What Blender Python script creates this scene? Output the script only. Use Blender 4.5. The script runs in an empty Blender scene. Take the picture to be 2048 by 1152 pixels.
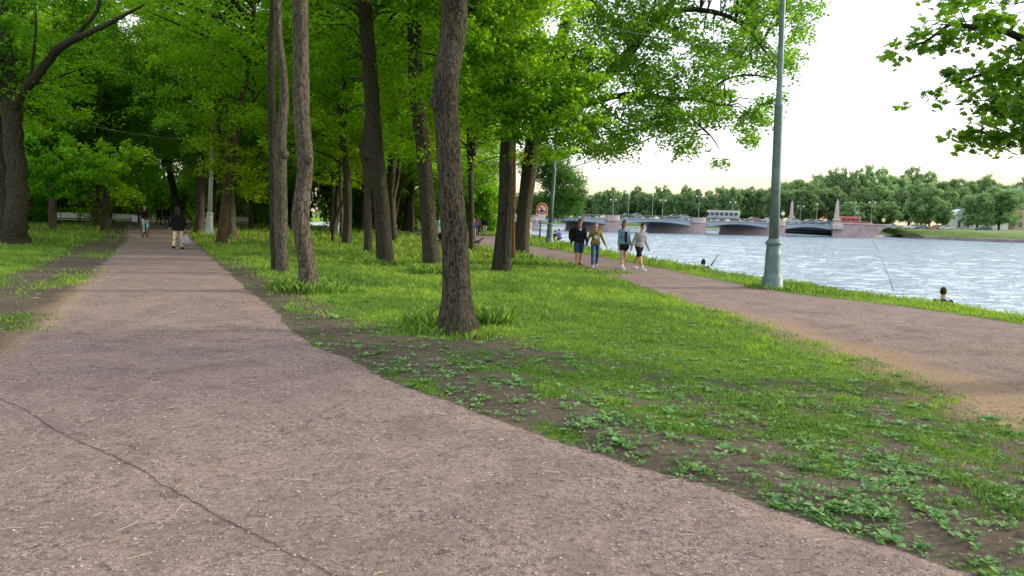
import bpy, bmesh, math, random
import numpy as np
from mathutils import Vector, Matrix, Euler
random.seed(7)
SC = bpy.context.scene
COL = SC.collection
rad = math.radians
# ------------------------------------------------------------------ camera
F = 1420.0; PITCH = rad(5.83); ROLL = rad(1.3); CAMZ = 1.55
RM = Matrix.Rotation(rad(90)-PITCH, 3, 'X') @ Matrix.Rotation(ROLL, 3, 'Z')
cam = bpy.data.objects.new('camera', bpy.data.cameras.new('camera'))
COL.objects.link(cam)
cam.matrix_world = Matrix.Translation((0,0,CAMZ)) @ RM.to_4x4()
cam.data.lens = 36*F/2048; cam.data.sensor_width = 36
cam.data.clip_start = .05; cam.data.clip_end = 5000
SC.camera = cam
SC.view_settings.view_transform = 'Standard'
SC.view_settings.look = 'None'
SC.view_settings.exposure = 0
try:
    SC.cycles.max_bounces = 8; SC.cycles.transmission_bounces = 4; SC.cycles.diffuse_bounces = 6
    SC.cycles.glossy_bounces = 2; SC.cycles.caustics_reflective = False; SC.cycles.caustics_refractive = False
except Exception: pass
def ray(px, py):
    return (RM @ Vector(((px-1024)/F, -(py-576)/F, -1)))
def at(px, py, z=0.0):
    d = ray(px, py); t = (z-CAMZ)/d.z
    return Vector((d.x*t, d.y*t, z))
def aty(px, py, Y):
    d = ray(px, py); t = Y/d.y
    return Vector((d.x*t, Y, CAMZ+d.z*t))
# ------------------------------------------------------------------ numpy noise
def vnoise(x, y, seed=0):
    xi = np.floor(x).astype(np.int64); yi = np.floor(y).astype(np.int64)
    fx = x-xi; fy = y-yi; fx = fx*fx*(3-2*fx); fy = fy*fy*(3-2*fy)
    def h(a, b):
        n = (a*374761393 + b*668265263 + seed*1442695041) & 0xffffffff
        n = ((n ^ (n >> 13))*1274126177) & 0xffffffff
        n = n ^ (n >> 16)
        return (n & 0xffff)/65535.0
    a = h(xi, yi); b = h(xi+1, yi); c = h(xi, yi+1); d = h(xi+1, yi+1)
    return (a*(1-fx)+b*fx)*(1-fy)+(c*(1-fx)+d*fx)*fy
def fbm(x, y, seed=0, o=4):
    s = 0; a = .5; t = 0
    for i in range(o):
        s = s + a*vnoise(x*2**i, y*2**i, seed+i*17); t += a; a *= .5
    return s/t
def sst(a, b, x):
    t = np.clip((x-a)/(b-a), 0, 1); return t*t*(3-2*t)
# ------------------------------------------------------------------ terrain curves, from positions on the ground
def curve(pts, z, ext_lo=None, ext_hi=None):
    w = sorted([(at(px,py,z).y, at(px,py,z).x) for px,py in pts])
    ys = [a for a,b in w]; xs = [b for a,b in w]
    if ext_lo: ys = [e[0] for e in ext_lo]+ys; xs = [e[1] for e in ext_lo]+xs
    if ext_hi: ys += [e[0] for e in ext_hi]; xs += [e[1] for e in ext_hi]
    ys = np.array(ys); xs = np.array(xs)
    g = np.linspace(-8, 120, 1281); v = np.interp(g, ys, xs)
    k = np.ones(13)/13; vs = np.convolve(np.pad(v, 6, 'edge'), k, 'valid')
    k3 = np.ones(3)/3; v3 = np.convolve(np.pad(v, 1, 'edge'), k3, 'valid'); t = np.clip((g-6)/8, 0, 1); vs = v3*(1-t)+vs*t
    return lambda y: np.interp(y, g, vs)
R1 = curve([(1990,1152),(1640,1035),(1300,930),(1000,840),(750,740),(600,670),(540,612),(470,555),(400,492),(378,470)], 0,
           [(-8,9),(1.5,4.2)], [(60,-27),(130,-60)])
L1 = curve([(0,705),(90,640),(150,590),(225,510),(255,480)], 0, [(-8,-9),(3,-5.6)], [(60,-32.5),(130,-66)])
L0 = curve([(0,585),(80,545),(160,500),(225,472)], 0, [(-8,-13),(4,-10)], [(60,-33.5),(130,-68)])
XL = curve([(2048,850),(1800,742),(1500,640),(1300,580),(1230,553),(1130,525),(1050,508),(960,493)], -.28, [(-8,6),(3,5.0)], [(60,-6.5),(75,-14),(95,-40),(130,-80)])
XR = curve([(2048,648),(1850,617),(1550,582),(1300,532),(1200,513),(1050,490)], -.28, [(-8,14),(8,11.2)], [(62,-1.0),(75,-6),(88,-20),(95,-33),(130,-75)])
XE = curve([(2048,632),(1850,603),(1600,567),(1450,545),(1300,519),(1200,500),(1130,487),(1060,471)], -.28, [(-8,16),(8,12.5)],
           [(80,-1.2),(88,-12),(94,-26),(110,-60),(130,-90)])
WZ = -2.4
def height(x, y):
    x = np.asarray(x, float); y = np.asarray(y, float)
    s = x-XL(y)
    z = -.29*sst(.03, 1, (x-R1(y))/np.maximum(XL(y)+.6-R1(y), .5))
    z = z + .05*(fbm(x/4, y/4, 3)-.5)*sst(0,.8,x-R1(y))*(1-sst(-.8,0,s)) + .1*sst(0,3,L0(y)-x)
    z = z - .035*sst(.5,0,np.abs(x-R1(y)-.1))
    d = x-XE(y)+.35*(fbm(x/1.3,y/1.3,9)-.5)
    z = z - 2.9*sst(-.1, 3.2, d)
    g = gravelmask(x, y)
    z = z + .018*(fbm(x*2.5, y*2.5, 5)-.5)+ (1-g)*.03*(fbm(x*5, y*5, 6, 3)-.5)
    return z
def gravelmask(x, y):
    n = .22*(fbm(x*1.7, y*1.7, 21)-.5)
    w = .07+.004*y
    a = sst(-w, w, R1(y)-x+n)*sst(-w*2.5, w*2.5, x-L1(y)+n*2)
    b = sst(-w*2, w*2, x-XL(y)+n*1.5)*sst(-w, w, XR(y)-x+n)
    return np.maximum(a, b)
def grassmask(x, y):
    """density of green on the ground, 0..1"""
    n1 = fbm(x*.55, y*.55, 31); n2 = fbm(x*2.6, y*2.6, 33, 3)
    dR = x-R1(y); mid = (dR > 0) & (x < XL(y))
    near = sst(13, 5.0, y+.25*x)          # trampled foreground
    soil = sst(1.5, .2, dR+.7*(n1-.5))*sst(27,17,y); n3 = fbm(x*6.5, y*6.5, 35, 2)                  # dark bare margin
    g_mid = 1.12 - 1.05*soil - .28*near*sst(.46,.6,n1) - .56*near - .12*sst(.45,.65,n1)+ .8*(n2-.5)*(.4+near)+1.5*(n3-.5)*near
    # bare ring by the big tree
    tb = np.exp(-(((x+.95)/1.1)**2+((y-8.3)/.7)**2)); g_mid = g_mid - .8*tb
    g_mid = g_mid + .95*sst(.45,.1,np.abs(dR-.18-.25*(n1-.5)))*sst(.40,.60,n2)*sst(16,9,y)
    g_left = sst(-.2,.9, L0(y)-x+.8*(n1-.5)) + .55*sst(.52,.62,n1)*sst(.9,.2,np.abs(x-L1(y)+.35))
    g_bank = .85+.6*(n2-.5)
    g = np.where(mid, g_mid, np.where(dR <= 0, g_left, g_bank))
    e = sst(-.5,-.05, x-XL(y))*sst(15,9,y); g = g-.6*e*(dR>0)*(x<XL(y))
    return np.clip(g, 0, 1)*(1-gravelmask(x, y))
def gz(x, y): return float(height(np.array([x]), np.array([y]))[0])
def ground(px, py):
    z = 0
    for i in range(6):
        p = at(px, py, z); z = gz(p.x, p.y)
    return Vector((p.x, p.y, z))
# ------------------------------------------------------------------ object helpers
def props(o, label=None, cat=None, group=None, kind=None):
    if label: o['label'] = label
    if cat: o['category'] = cat
    if group: o['group'] = group
    if kind: o['kind'] = kind
    return o
def empty(name, loc, rz=0, label=None, cat=None, group=None):
    o = bpy.data.objects.new(name, None); o.empty_display_size = .2
    COL.objects.link(o); o.location = loc; o.rotation_euler = (0,0,rz)
    return props(o, label, cat, group)
def link(name, me, mat, parent=None, smooth=False):
    o = bpy.data.objects.new(name, me); COL.objects.link(o)
    if mat is not None and len(me.materials) == 0: me.materials.append(mat)
    if parent is not None: o.parent = parent
    if smooth:
        me.polygons.foreach_set('use_smooth', np.ones(len(me.polygons), bool))
    return o
def npmesh(name, V, Fc, var=None, attrs=None):
    """V (n,3); Fc (m,k) all same k"""
    me = bpy.data.meshes.new(name); V = np.asarray(V, np.float32); Fc = np.asarray(Fc, np.int32)
    m, k = Fc.shape
    me.vertices.add(len(V)); me.vertices.foreach_set('co', V.ravel())
    me.loops.add(m*k); me.loops.foreach_set('vertex_index', Fc.ravel())
    me.polygons.add(m); me.polygons.foreach_set('loop_start', np.arange(0, m*k, k, dtype=np.int32))
    me.polygons.foreach_set('loop_total', np.full(m, k, np.int32))
    me.update(calc_edges=True)
    if var is not None:
        a = me.attributes.new('var', 'FLOAT', 'FACE'); a.data.foreach_set('value', np.asarray(var, np.float32))
    for n, v in (attrs or {}).items():
        a = me.attributes.new(n, 'FLOAT', 'POINT'); a.data.foreach_set('value', np.asarray(v, np.float32))
    return me
class MB:
    """collects shapes into one mesh"""
    def __init__(s): s.v = []; s.f = []
    def add(s, V, Fs):
        n = len(s.v); s.v += [tuple(p) for p in V]; s.f += [tuple(i+n for i in f) for f in Fs]; return s
    def box(s, c, d, M=None):
        x,y,z = c; a,b,h = d[0]/2,d[1]/2,d[2]/2
        V = [Vector((x+i*a, y+j*b, z+k*h)) for i,j,k in ((-1,-1,-1),(1,-1,-1),(1,1,-1),(-1,1,-1),(-1,-1,1),(1,-1,1),(1,1,1),(-1,1,1))]
        if M is not None: V = [M @ p for p in V]
        return s.add(V, [(0,3,2,1),(4,5,6,7),(0,1,5,4),(1,2,6,5),(2,3,7,6),(3,0,4,7)])
    def tube(s, pts, rs, seg=8, cap=True, sx=1.0):
        pts = [Vector(p) for p in pts]
        if not hasattr(rs, '__len__'): rs = [rs]*len(pts)
        rings = []; up = None
        for i, p in enumerate(pts):
            t = (pts[min(i+1,len(pts)-1)]-pts[max(i-1,0)]).normalized()
            if up is None: up = Vector((0,0,1)) if abs(t.z) < .9 else Vector((0,1,0))
            a = t.cross(up).normalized(); b = a.cross(t).normalized(); up = b
            rings.append([p+(a*math.cos(q)*sx+b*math.sin(q))*rs[i] for q in [2*math.pi*j/seg for j in range(seg)]])
        V = [p for r in rings for p in r]; Fs = []
        for i in range(len(pts)-1):
            for j in range(seg):
                k = (j+1) % seg
                Fs.append((i*seg+j, i*seg+k, (i+1)*seg+k, (i+1)*seg+j))
        if cap: Fs.append(tuple(range(seg-1,-1,-1))); Fs.append(tuple((len(pts)-1)*seg+j for j in range(seg)))
        return s.add(V, Fs)
    def lathe(s, prof, c=(0,0,0), seg=20, cap=True):
        V = []; Fs = []
        for r, z in prof:
            for j in range(seg):
                q = 2*math.pi*j/seg; V.append((c[0]+r*math.cos(q), c[1]+r*math.sin(q), c[2]+z))
        for i in range(len(prof)-1):
            for j in range(seg):
                k = (j+1) % seg; Fs.append((i*seg+j, i*seg+k, (i+1)*seg+k, (i+1)*seg+j))
        if cap: Fs.append(tuple(range(seg-1,-1,-1))); Fs.append(tuple((len(prof)-1)*seg+j for j in range(seg)))
        return s.add(V, Fs)
    def ball(s, c, r, seg=12, M=None):
        if not hasattr(r, '__len__'): r = (r,r,r)
        n = max(6, seg//2+2); V = []; Fs = []
        for i in range(1, n):
            ph = math.pi*i/n
            for j in range(seg):
                q = 2*math.pi*j/seg; V.append(Vector((r[0]*math.sin(ph)*math.cos(q), r[1]*math.sin(ph)*math.sin(q), -r[2]*math.cos(ph))))
        b = len(V); V += [Vector((0,0,-r[2])), Vector((0,0,r[2]))]
        for i in range(n-2):
            for j in range(seg):
                k = (j+1) % seg; Fs.append((i*seg+j, i*seg+k, (i+1)*seg+k, (i+1)*seg+j))
        for j in range(seg):
            k = (j+1) % seg; Fs.append((b, k, j)); Fs.append((b+1, (n-2)*seg+j, (n-2)*seg+k))
        if M is not None: V = [M @ p for p in V]
        c = Vector(c); return s.add([p+c for p in V], Fs)
    def loft(s, rings, cap=True):
        seg = len(rings[0]); V = [p for r in rings for p in r]; Fs = []
        for i in range(len(rings)-1):
            for j in range(seg):
                k = (j+1) % seg; Fs.append((i*seg+j, i*seg+k, (i+1)*seg+k, (i+1)*seg+j))
        if cap: Fs.append(tuple(range(seg-1,-1,-1))); Fs.append(tuple((len(rings)-1)*seg+j for j in range(seg)))
        return s.add(V, Fs)
    def prism(s, poly, M, d):
        """2D polygon (x,z) extruded along local y by d; M places it"""
        n = len(poly); V = [M @ Vector((a,0,b)) for a,b in poly]+[M @ Vector((a,d,b)) for a,b in poly]
        Fs = [tuple(range(n)), tuple(range(2*n-1, n-1, -1))]
        for i in range(n):
            j = (i+1) % n; Fs.append((i, i+n, j+n, j))
        return s.add(V, Fs)
    def build(s, name, mat, parent=None, smooth=False, bevel=0):
        me = bpy.data.meshes.new(name); me.from_pydata(s.v, [], s.f); me.update()
        bm = bmesh.new(); bm.from_mesh(me); bmesh.ops.recalc_face_normals(bm, faces=bm.faces); bm.to_mesh(me); bm.free()
        o = link(name, me, mat, parent, smooth)
        if bevel:
            b = o.modifiers.new('bevel', 'BEVEL'); b.width = bevel; b.segments = 2; b.limit_method = 'ANGLE'; APPLY.append(o)
        return o
APPLY = []
def copy_tree(o, parent=None):
    c = o.copy(); COL.objects.link(c)
    if parent is not None: c.parent = parent
    for ch in list(o.children): copy_tree(ch, c)
    return c
# ------------------------------------------------------------------ materials
def newmat(name):
    m = bpy.data.materials.new(name); m.use_nodes = True; nt = m.node_tree; nt.nodes.clear()
    out = nt.nodes.new('ShaderNodeOutputMaterial'); return m, nt, out
def N(nt, t, **kw):
    n = nt.nodes.new(t)
    for k, v in kw.items():
        if k.startswith('i_'): n.inputs[int(k[2:]) if k[2:].isdigit() else k[2:]].default_value = v
        else: setattr(n, k, v)
    return n
def ramp(nt, fac, stops):
    r = nt.nodes.new('ShaderNodeValToRGB'); e = r.color_ramp.elements
    while len(e) < len(stops): e.new(.5)
    for i, (p, c) in enumerate(stops):
        e[i].position = p; e[i].color = (c[0], c[1], c[2], 1) if hasattr(c, '__len__') else (c,c,c,1)
    nt.links.new(fac, r.inputs[0]); return r.outputs[0]
def mixc(nt, fac, a, b, mode='MIX'):
    m = nt.nodes.new('ShaderNodeMix'); m.data_type = 'RGBA'; m.blend_type = mode
    for sock, val in ((m.inputs[0], fac), (m.inputs[6], a), (m.inputs[7], b)):
        if hasattr(val, 'links') or isinstance(val, bpy.types.NodeSocket): nt.links.new(val, sock)
        elif hasattr(val, '__len__'): sock.default_value = (val[0],val[1],val[2],1)
        else: sock.default_value = val
    return m.outputs[2]
def noise(nt, vec, scale, detail=4, rough=.55, dist=0):
    n = N(nt, 'ShaderNodeTexNoise'); n.inputs['Scale'].default_value = scale; n.inputs['Detail'].default_value = detail
    n.inputs['Roughness'].default_value = rough; n.inputs['Distortion'].default_value = dist
    if vec is not None: nt.links.new(vec, n.inputs['Vector'])
    return n
def coords(nt, kind='Object', scale=None):
    t = N(nt, 'ShaderNodeTexCoord').outputs[kind]
    if scale:
        mp = N(nt, 'ShaderNodeMapping'); mp.inputs['Scale'].default_value = scale; nt.links.new(t, mp.inputs[0]); return mp.outputs[0]
    return t
def bump(nt, hgt, strength, dist, prev=None):
    b = N(nt, 'ShaderNodeBump'); b.inputs['Strength'].default_value = strength; b.inputs['Distance'].default_value = dist
    nt.links.new(hgt, b.inputs['Height'])
    if prev is not None: nt.links.new(prev, b.inputs['Normal'])
    return b.outputs[0]
def pbr(nt, out, col, rough=.8, normal=None, spec=.3, metal=0):
    p = N(nt, 'ShaderNodeBsdfPrincipled')
    if isinstance(col, bpy.types.NodeSocket): nt.links.new(col, p.inputs['Base Color'])
    else: p.inputs['Base Color'].default_value = (*col, 1)
    if isinstance(rough, bpy.types.NodeSocket): nt.links.new(rough, p.inputs['Roughness'])
    else: p.inputs['Roughness'].default_value = rough
    p.inputs['Specular IOR Level'].default_value = spec; p.inputs['Metallic'].default_value = metal
    if normal is not None: nt.links.new(normal, p.inputs['Normal'])
    nt.links.new(p.outputs[0], out.inputs[0]); return p
_mc = {}
def plain(name, col, rough=.7, var=.25, scale=6, bmp=.15, spec=.3, metal=0):
    """matt material with gentle mottling"""
    if name in _mc: return _mc[name]
    m, nt, out = newmat(name); co = coords(nt)
    n = noise(nt, co, scale, 5)
    c = ramp(nt, n.outputs[0], [(.3, [k*(1-var) for k in col]), (.7, [min(1,k*(1+var)) for k in col])])
    pbr(nt, out, c, rough, bump(nt, n.outputs[0], bmp, .01), spec, metal); _mc[name] = m; return m
def leafmat(name, dark, mid, light, trans=.45, tmul=(1.5,1.7,.8)):
    m, nt, out = newmat(name)
    at_ = N(nt, 'ShaderNodeAttribute'); at_.attribute_name = 'var'
    oi = N(nt, 'ShaderNodeObjectInfo')
    c = ramp(nt, at_.outputs['Fac'], [(0, dark), (.5, mid), (1, light)])
    hsv = N(nt, 'ShaderNodeHueSaturation'); nt.links.new(c, hsv.inputs['Color'])
    mr = N(nt, 'ShaderNodeMapRange'); nt.links.new(oi.outputs['Random'], mr.inputs[0]); mr.inputs[3].default_value = .485; mr.inputs[4].default_value = .515
    nt.links.new(mr.outputs[0], hsv.inputs['Hue'])
    mv = N(nt, 'ShaderNodeMapRange'); nt.links.new(oi.outputs['Random'], mv.inputs[0]); mv.inputs[3].default_value = .85; mv.inputs[4].default_value = 1.15
    nt.links.new(mv.outputs[0], hsv.inputs['Value'])
    c = hsv.outputs[0]
    p = N(nt, 'ShaderNodeBsdfPrincipled'); nt.links.new(c, p.inputs['Base Color']); p.inputs['Roughness'].default_value = .5
    p.inputs['Specular IOR Level'].default_value = .25
    t = N(nt, 'ShaderNodeBsdfTranslucent'); nt.links.new(mixc(nt, 1, c, tmul, 'MULTIPLY'), t.inputs[0])
    mx = N(nt, 'ShaderNodeMixShader'); mx.inputs[0].default_value = trans
    nt.links.new(p.outputs[0], mx.inputs[1]); nt.links.new(t.outputs[0], mx.inputs[2]); nt.links.new(mx.outputs[0], out.inputs[0])
    return m
def barkmat(name, dark, light, moss=(.06,.075,.03), mossamt=.35):
    m, nt, out = newmat(name)
    oc = coords(nt, 'Object', (1,1,.2)); n1 = noise(nt, oc, 34, 5, .7, .8)
    v = N(nt, 'ShaderNodeTexVoronoi'); v.feature = 'DISTANCE_TO_EDGE'; v.inputs['Scale'].default_value = 36
    nd = noise(nt, oc, 9, 3); ov = N(nt, 'ShaderNodeVectorMath'); ov.operation = 'ADD'
    sc = N(nt, 'ShaderNodeVectorMath'); sc.operation = 'SCALE'; sc.inputs['Scale'].default_value = .2
    nt.links.new(nd.outputs['Color'], sc.inputs[0]); nt.links.new(oc, ov.inputs[0]); nt.links.new(sc.outputs[0], ov.inputs[1])
    nt.links.new(ov.outputs[0], v.inputs['Vector'])
    vr = ramp(nt, v.outputs['Distance'], [(0, .15), (.3, 1)])
    h = mixc(nt, .55, vr, ramp(nt, n1.outputs[0], [(.32, 0), (.66, 1)]))
    big = noise(nt, coords(nt, 'Object', (1,1,.5)), 1.6, 3)
    c = mixc(nt, ramp(nt, h, [(.3, 0), (.66, 1)]), dark, light)
    c = mixc(nt, ramp(nt, big.outputs[0], [(.35, 0), (.75, mossamt)]), c, moss)
    sp = noise(nt, coords(nt), 34, 2); c = mixc(nt, ramp(nt, sp.outputs[0], [(.68, 0), (.74, .5)]), c, [min(1,k*2.2) for k in light])
    pbr(nt, out, c, .9, bump(nt, h, 1.0, .06), .15); return m
M_BARK = barkmat('bark_brown', (.011,.010,.009), (.155,.132,.100))
M_BARK_G = barkmat('bark_grey', (.024,.021,.018), (.225,.195,.155), (.11,.11,.07), .3)
M_BARK_D = barkmat('bark_dark', (.012,.011,.010), (.10,.088,.070))
M_BARK_O = barkmat('bark_reddish', (.035,.024,.015), (.17,.115,.075), (.08,.08,.04), .3)
M_WOOD = barkmat('bare_wood', (.06,.025,.012), (.32,.16,.08), (.2,.12,.07), .3)
M_LEAF = leafmat('leaf_lime', (.055,.125,.010), (.155,.31,.018), (.30,.49,.03), .55)
M_LEAF_D = leafmat('leaf_deep', (.05,.135,.014), (.115,.28,.022), (.22,.42,.035), .56)
M_LEAF_Y = leafmat('leaf_fresh', (.12,.24,.012), (.27,.46,.02), (.44,.62,.035), .55, (1.4,1.3,.7))
M_LEAF_M = leafmat('leaf_maple', (.055,.135,.018), (.135,.28,.028), (.27,.44,.05), .58)
M_LEAF_F = leafmat('leaf_far', (.15,.25,.14), (.22,.34,.16), (.34,.46,.19), .38, (1.2,1.25,.85))  # distance haze is put into the leaf colour, paler and bluer
M_GRASS = leafmat('grass_blade', (.045,.10,.025), (.115,.22,.04), (.28,.40,.06), .42, (1.3,1.3,.7))
M_WEED = leafmat('weed_leaf', (.06,.16,.055), (.16,.32,.11), (.34,.50,.23), .3)
# ------------------------------------------------------------------ ground material
def groundmat():
    m, nt, out = newmat('ground_earth')
    def attr(n):
        a = N(nt, 'ShaderNodeAttribute'); a.attribute_name = n; return a.outputs['Fac']
    co = coords(nt, 'Object')
    fine = noise(nt, co, 90, 4, .8); grit = noise(nt, co, 24, 6, .78); med = noise(nt, co, 5, 4, .6); big = noise(nt, co, .9, 3)
    # gravel
    g = ramp(nt, fine.outputs[0], [(.36, (.10,.08,.077)), (.47, (.29,.235,.222)), (.58, (.42,.345,.325)), (.70, (.60,.52,.49))])
    g = mixc(nt, ramp(nt, grit.outputs[0], [(.37, .9), (.55, 0)]), g, (.105,.080,.075))
    g = mixc(nt, ramp(nt, med.outputs[0], [(.38, .45), (.55, 0)]), g, (.19,.155,.14))
    g = mixc(nt, ramp(nt, big.outputs[0], [(.4, 0), (.7, .35)]), g, (.40,.32,.27))
    st = N(nt, 'ShaderNodeTexVoronoi'); st.inputs['Scale'].default_value = 55; nt.links.new(co, st.inputs['Vector'])
    g = mixc(nt, ramp(nt, st.outputs['Distance'], [(.10, .7), (.16, 0)]), g, mixc(nt, .8, st.outputs['Color'], (.22,.17,.155)))
    g = mixc(nt, .55, g, mixc(nt, 1, g, (1.0,.86,.83), 'MULTIPLY'))
    pt = noise(nt, co, 1.9, 5, .65, .8); g = mixc(nt, ramp(nt, pt.outputs[0], [(.47, 0), (.68, .55)]), g, (.14,.105,.095))
    sp_ = noise(nt, co, 9, 3, .6); g = mixc(nt, ramp(nt, sp_.outputs[0], [(.30, .55), (.42, 0)]), g, (.085,.068,.062))
    g = mixc(nt, 1, g, (1.06,1.04,1.075), 'MULTIPLY')
    # soil
    s = ramp(nt, grit.outputs[0], [(.3, (.045,.035,.026)), (.6, (.13,.105,.08)), (.75, (.25,.2,.15))])
    s = mixc(nt, ramp(nt, big.outputs[0], [(.4, 0), (.65, .4)]), s, (.19,.15,.115))
    # turf under the blades
    t = ramp(nt, grit.outputs[0], [(.3, (.04,.075,.012)), (.55, (.12,.20,.02)), (.75, (.24,.33,.045))])
    t = mixc(nt, ramp(nt, big.outputs[0], [(.35, 0), (.7, .5)]), t, (.17,.30,.02))
    # break the green edge up by small noise
    gr = N(nt, 'ShaderNodeMath'); gr.operation = 'ADD'; nt.links.new(attr('grass'), gr.inputs[0])
    nn = N(nt, 'ShaderNodeMath'); nn.operation = 'MULTIPLY_ADD'; nt.links.new(med.outputs[0], nn.inputs[0]); nn.inputs[1].default_value = .9; nn.inputs[2].default_value = -.5
    nt.links.new(nn.outputs[0], gr.inputs[1])
    c = mixc(nt, ramp(nt, gr.outputs[0], [(.3, 0), (.75, 1)]), s, t)
    gv = N(nt, 'ShaderNodeMath'); gv.operation = 'ADD'; nt.links.new(attr('gravel'), gv.inputs[0])
    n3 = N(nt, 'ShaderNodeMath'); n3.operation = 'MULTIPLY_ADD'; nt.links.new(grit.outputs[0], n3.inputs[0]); n3.inputs[1].default_value = 1.0; n3.inputs[2].default_value = -.5
    nt.links.new(n3.outputs[0], gv.inputs[1])
    c = mixc(nt, ramp(nt, gv.outputs[0], [(.3, 0), (.62, 1)]), c, g)
    lt = ramp(nt, fine.outputs[0], [(.35, (.17,.115,.07)), (.55, (.42,.29,.18)), (.72, (.62,.48,.33))])
    lf = mixc(nt, 1, attr('litter'), ramp(nt, grit.outputs[0], [(.34, .15), (.52, 1)]), 'MULTIPLY'); c = mixc(nt, lf, c, lt)
    # far-off tone
    h = mixc(nt, .5, fine.outputs[0], grit.outputs[0])
    nb = bump(nt, grit.outputs[0], .55, .04); nb = bump(nt, fine.outputs[0], .6, .012, nb)
    pbr(nt, out, c, .92, nb, .12); return m
M_GROUND = groundmat()
# ------------------------------------------------------------------ terrain sheet
def terrain():
    nr, nc = 760, 720
    yp = 1.2*(380/1.2)**(np.linspace(0,1,nr)); u = np.linspace(-1.75, 1.55, nc)
    Y = np.repeat((yp-4)[:,None], nc, 1); X = u[None,:]*yp[:,None]*(1+0*Y)
    x = X.ravel(); y = Y.ravel()
    z = height(x, y)
    g = gravelmask(x, y); gr = grassmask(x, y)
    lit = sst(-.9,.1,x-XL(y)+.5*(fbm(x*1.5,y*1.5,71)-.5))*sst(1.3,.3,x-XL(y)+.9*(fbm(x*1.1,y*1.1,72)-.5))*sst(17,11,y)*1.0*sst(2,5,y)
    lit = np.maximum(lit, .6*sst(.35,.05,np.abs(x-L1(y)+.35*(fbm(x*2,y*2,73)-.5)))*sst(4,6,y)*sst(20,12,y))
    pat = fbm(x*1.3, y*2.2, 74)
    idx = np.arange(nr*nc).reshape(nr, nc)
    q = np.stack([idx[:-1,:-1], idx[:-1,1:], idx[1:,1:], idx[1:,:-1]], -1).reshape(-1,4)
    fx = x[q].mean(1); fy = y[q].mean(1); fg = g[q].mean(1) > .5
    isR = fg & (fx > XL(fy)-.6)
    V = np.stack([x,y,z], 1)
    far = (fx-XE(fy)) > 6
    for name, sel in (('ground', ~fg & ~far), ('gravel_path', fg & ~isR & ~far), ('riverside_path', isR & ~far)):
        f = q[sel]; used = np.unique(f); mp = np.zeros(len(V), np.int64); mp[used] = np.arange(len(used))
        me = npmesh(name, V[used], mp[f], None, dict(gravel=g[used], grass=gr[used], litter=lit[used]))
        o = link(name, me, M_GROUND, None, True); o['kind'] = 'structure'
terrain()
# ground behind the viewer and the land far to the left, and the river bed to the horizon
b = MB()
b.add([(-90,-60,-.02),(60,-60,-.02),(60,-3.2,-.6),(-90,-3.2,-.02)], [(0,1,2,3)])
M_TURF = plain('turf_far', (.07,.14,.02), .9, .35, .8, .3)
o = b.build('ground', M_TURF); o['kind'] = 'structure'
# ------------------------------------------------------------------ river
def watermat():
    m, nt, out = newmat('river_water')
    co = coords(nt, 'Object')
    mp = N(nt, 'ShaderNodeMapping'); mp.inputs['Scale'].default_value = (.55,1.0,1); mp.inputs['Rotation'].default_value = (0,0,.15); nt.links.new(co, mp.inputs[0])
    a = noise(nt, mp.outputs[0], 1.15, 5, .6, .5); b_ = noise(nt, mp.outputs[0], .22, 3, .5, .3)
    nb = bump(nt, b_.outputs[0], 1.0, .9); nb = bump(nt, a.outputs[0], 1.0, .6, nb)
    gl = N(nt, 'ShaderNodeBsdfGlossy'); gl.inputs['Roughness'].default_value = .12; nt.links.new(nb, gl.inputs['Normal'])
    gl.inputs[0].default_value = (.88,.94,.98,1)
    df = N(nt, 'ShaderNodeBsdfDiffuse'); df.inputs[0].default_value = (.13,.22,.32,1); nt.links.new(nb, df.inputs['Normal'])
    fr = N(nt, 'ShaderNodeFresnel'); fr.inputs['IOR'].default_value = 1.5; nt.links.new(nb, fr.inputs['Normal'])
    mr = N(nt, 'ShaderNodeMapRange'); nt.links.new(fr.outputs[0], mr.inputs[0]); mr.inputs[1].default_value = .04; mr.inputs[2].default_value = .42; mr.inputs[3].default_value = .08; mr.inputs[4].default_value = .97
    mx = N(nt, 'ShaderNodeMixShader'); nt.links.new(mr.outputs[0], mx.inputs[0]); nt.links.new(df.outputs[0], mx.inputs[1]); nt.links.new(gl.outputs[0], mx.inputs[2])
    nt.links.new(mx.outputs[0], out.inputs[0]); return m
def water():
    # real swell near the shore, flattening with distance
    nr, nc = 420, 420
    d = 10*(420/10)**np.linspace(0,1,nr); u = np.linspace(-.6, 1.6, nc)
    Y = np.repeat(d[:,None], nc, 1); X = u[None,:]*Y+4
    x = X.ravel(); y = Y.ravel()
    amp = .11
    z = WZ + amp*(fbm(x*.35+.1*y, y*.9, 51, 4)-.5)*2 + .05*(fbm(x*1.2, y*2.6, 52, 3)-.5)*2
    idx = np.arange(nr*nc).reshape(nr, nc)
    q = np.stack([idx[:-1,:-1], idx[:-1,1:], idx[1:,1:], idx[1:,:-1]], -1).reshape(-1,4)
    me = npmesh('river', np.stack([x,y,z],1), q); o = link('river', me, M_WATER, None, True); o['kind'] = 'structure'
    b = MB(); b.add([(-700,-300,WZ-.3),(900,-300,WZ-.3),(900,900,WZ-.3),(-700,900,WZ-.3)], [(0,1,2,3)])
    o = b.build('river', M_WATER); o['kind'] = 'structure'
M_WATER = watermat(); water()
# ------------------------------------------------------------------ leaf factories
def basis(nrm, rng):
    nrm = nrm/np.linalg.norm(nrm, axis=1, keepdims=True)
    r = rng.normal(size=nrm.shape); t = r-(r*nrm).sum(1, keepdims=True)*nrm
    t /= np.linalg.norm(t, axis=1, keepdims=True)+1e-9
    return nrm, t, np.cross(nrm, t)
SH_DIAMOND = np.array([(0,0,0),(.36,.42,.10),(0,1,-.06),(-.36,.42,.10)]); F_DIAMOND = np.array([(0,1,2),(0,2,3)])
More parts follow.
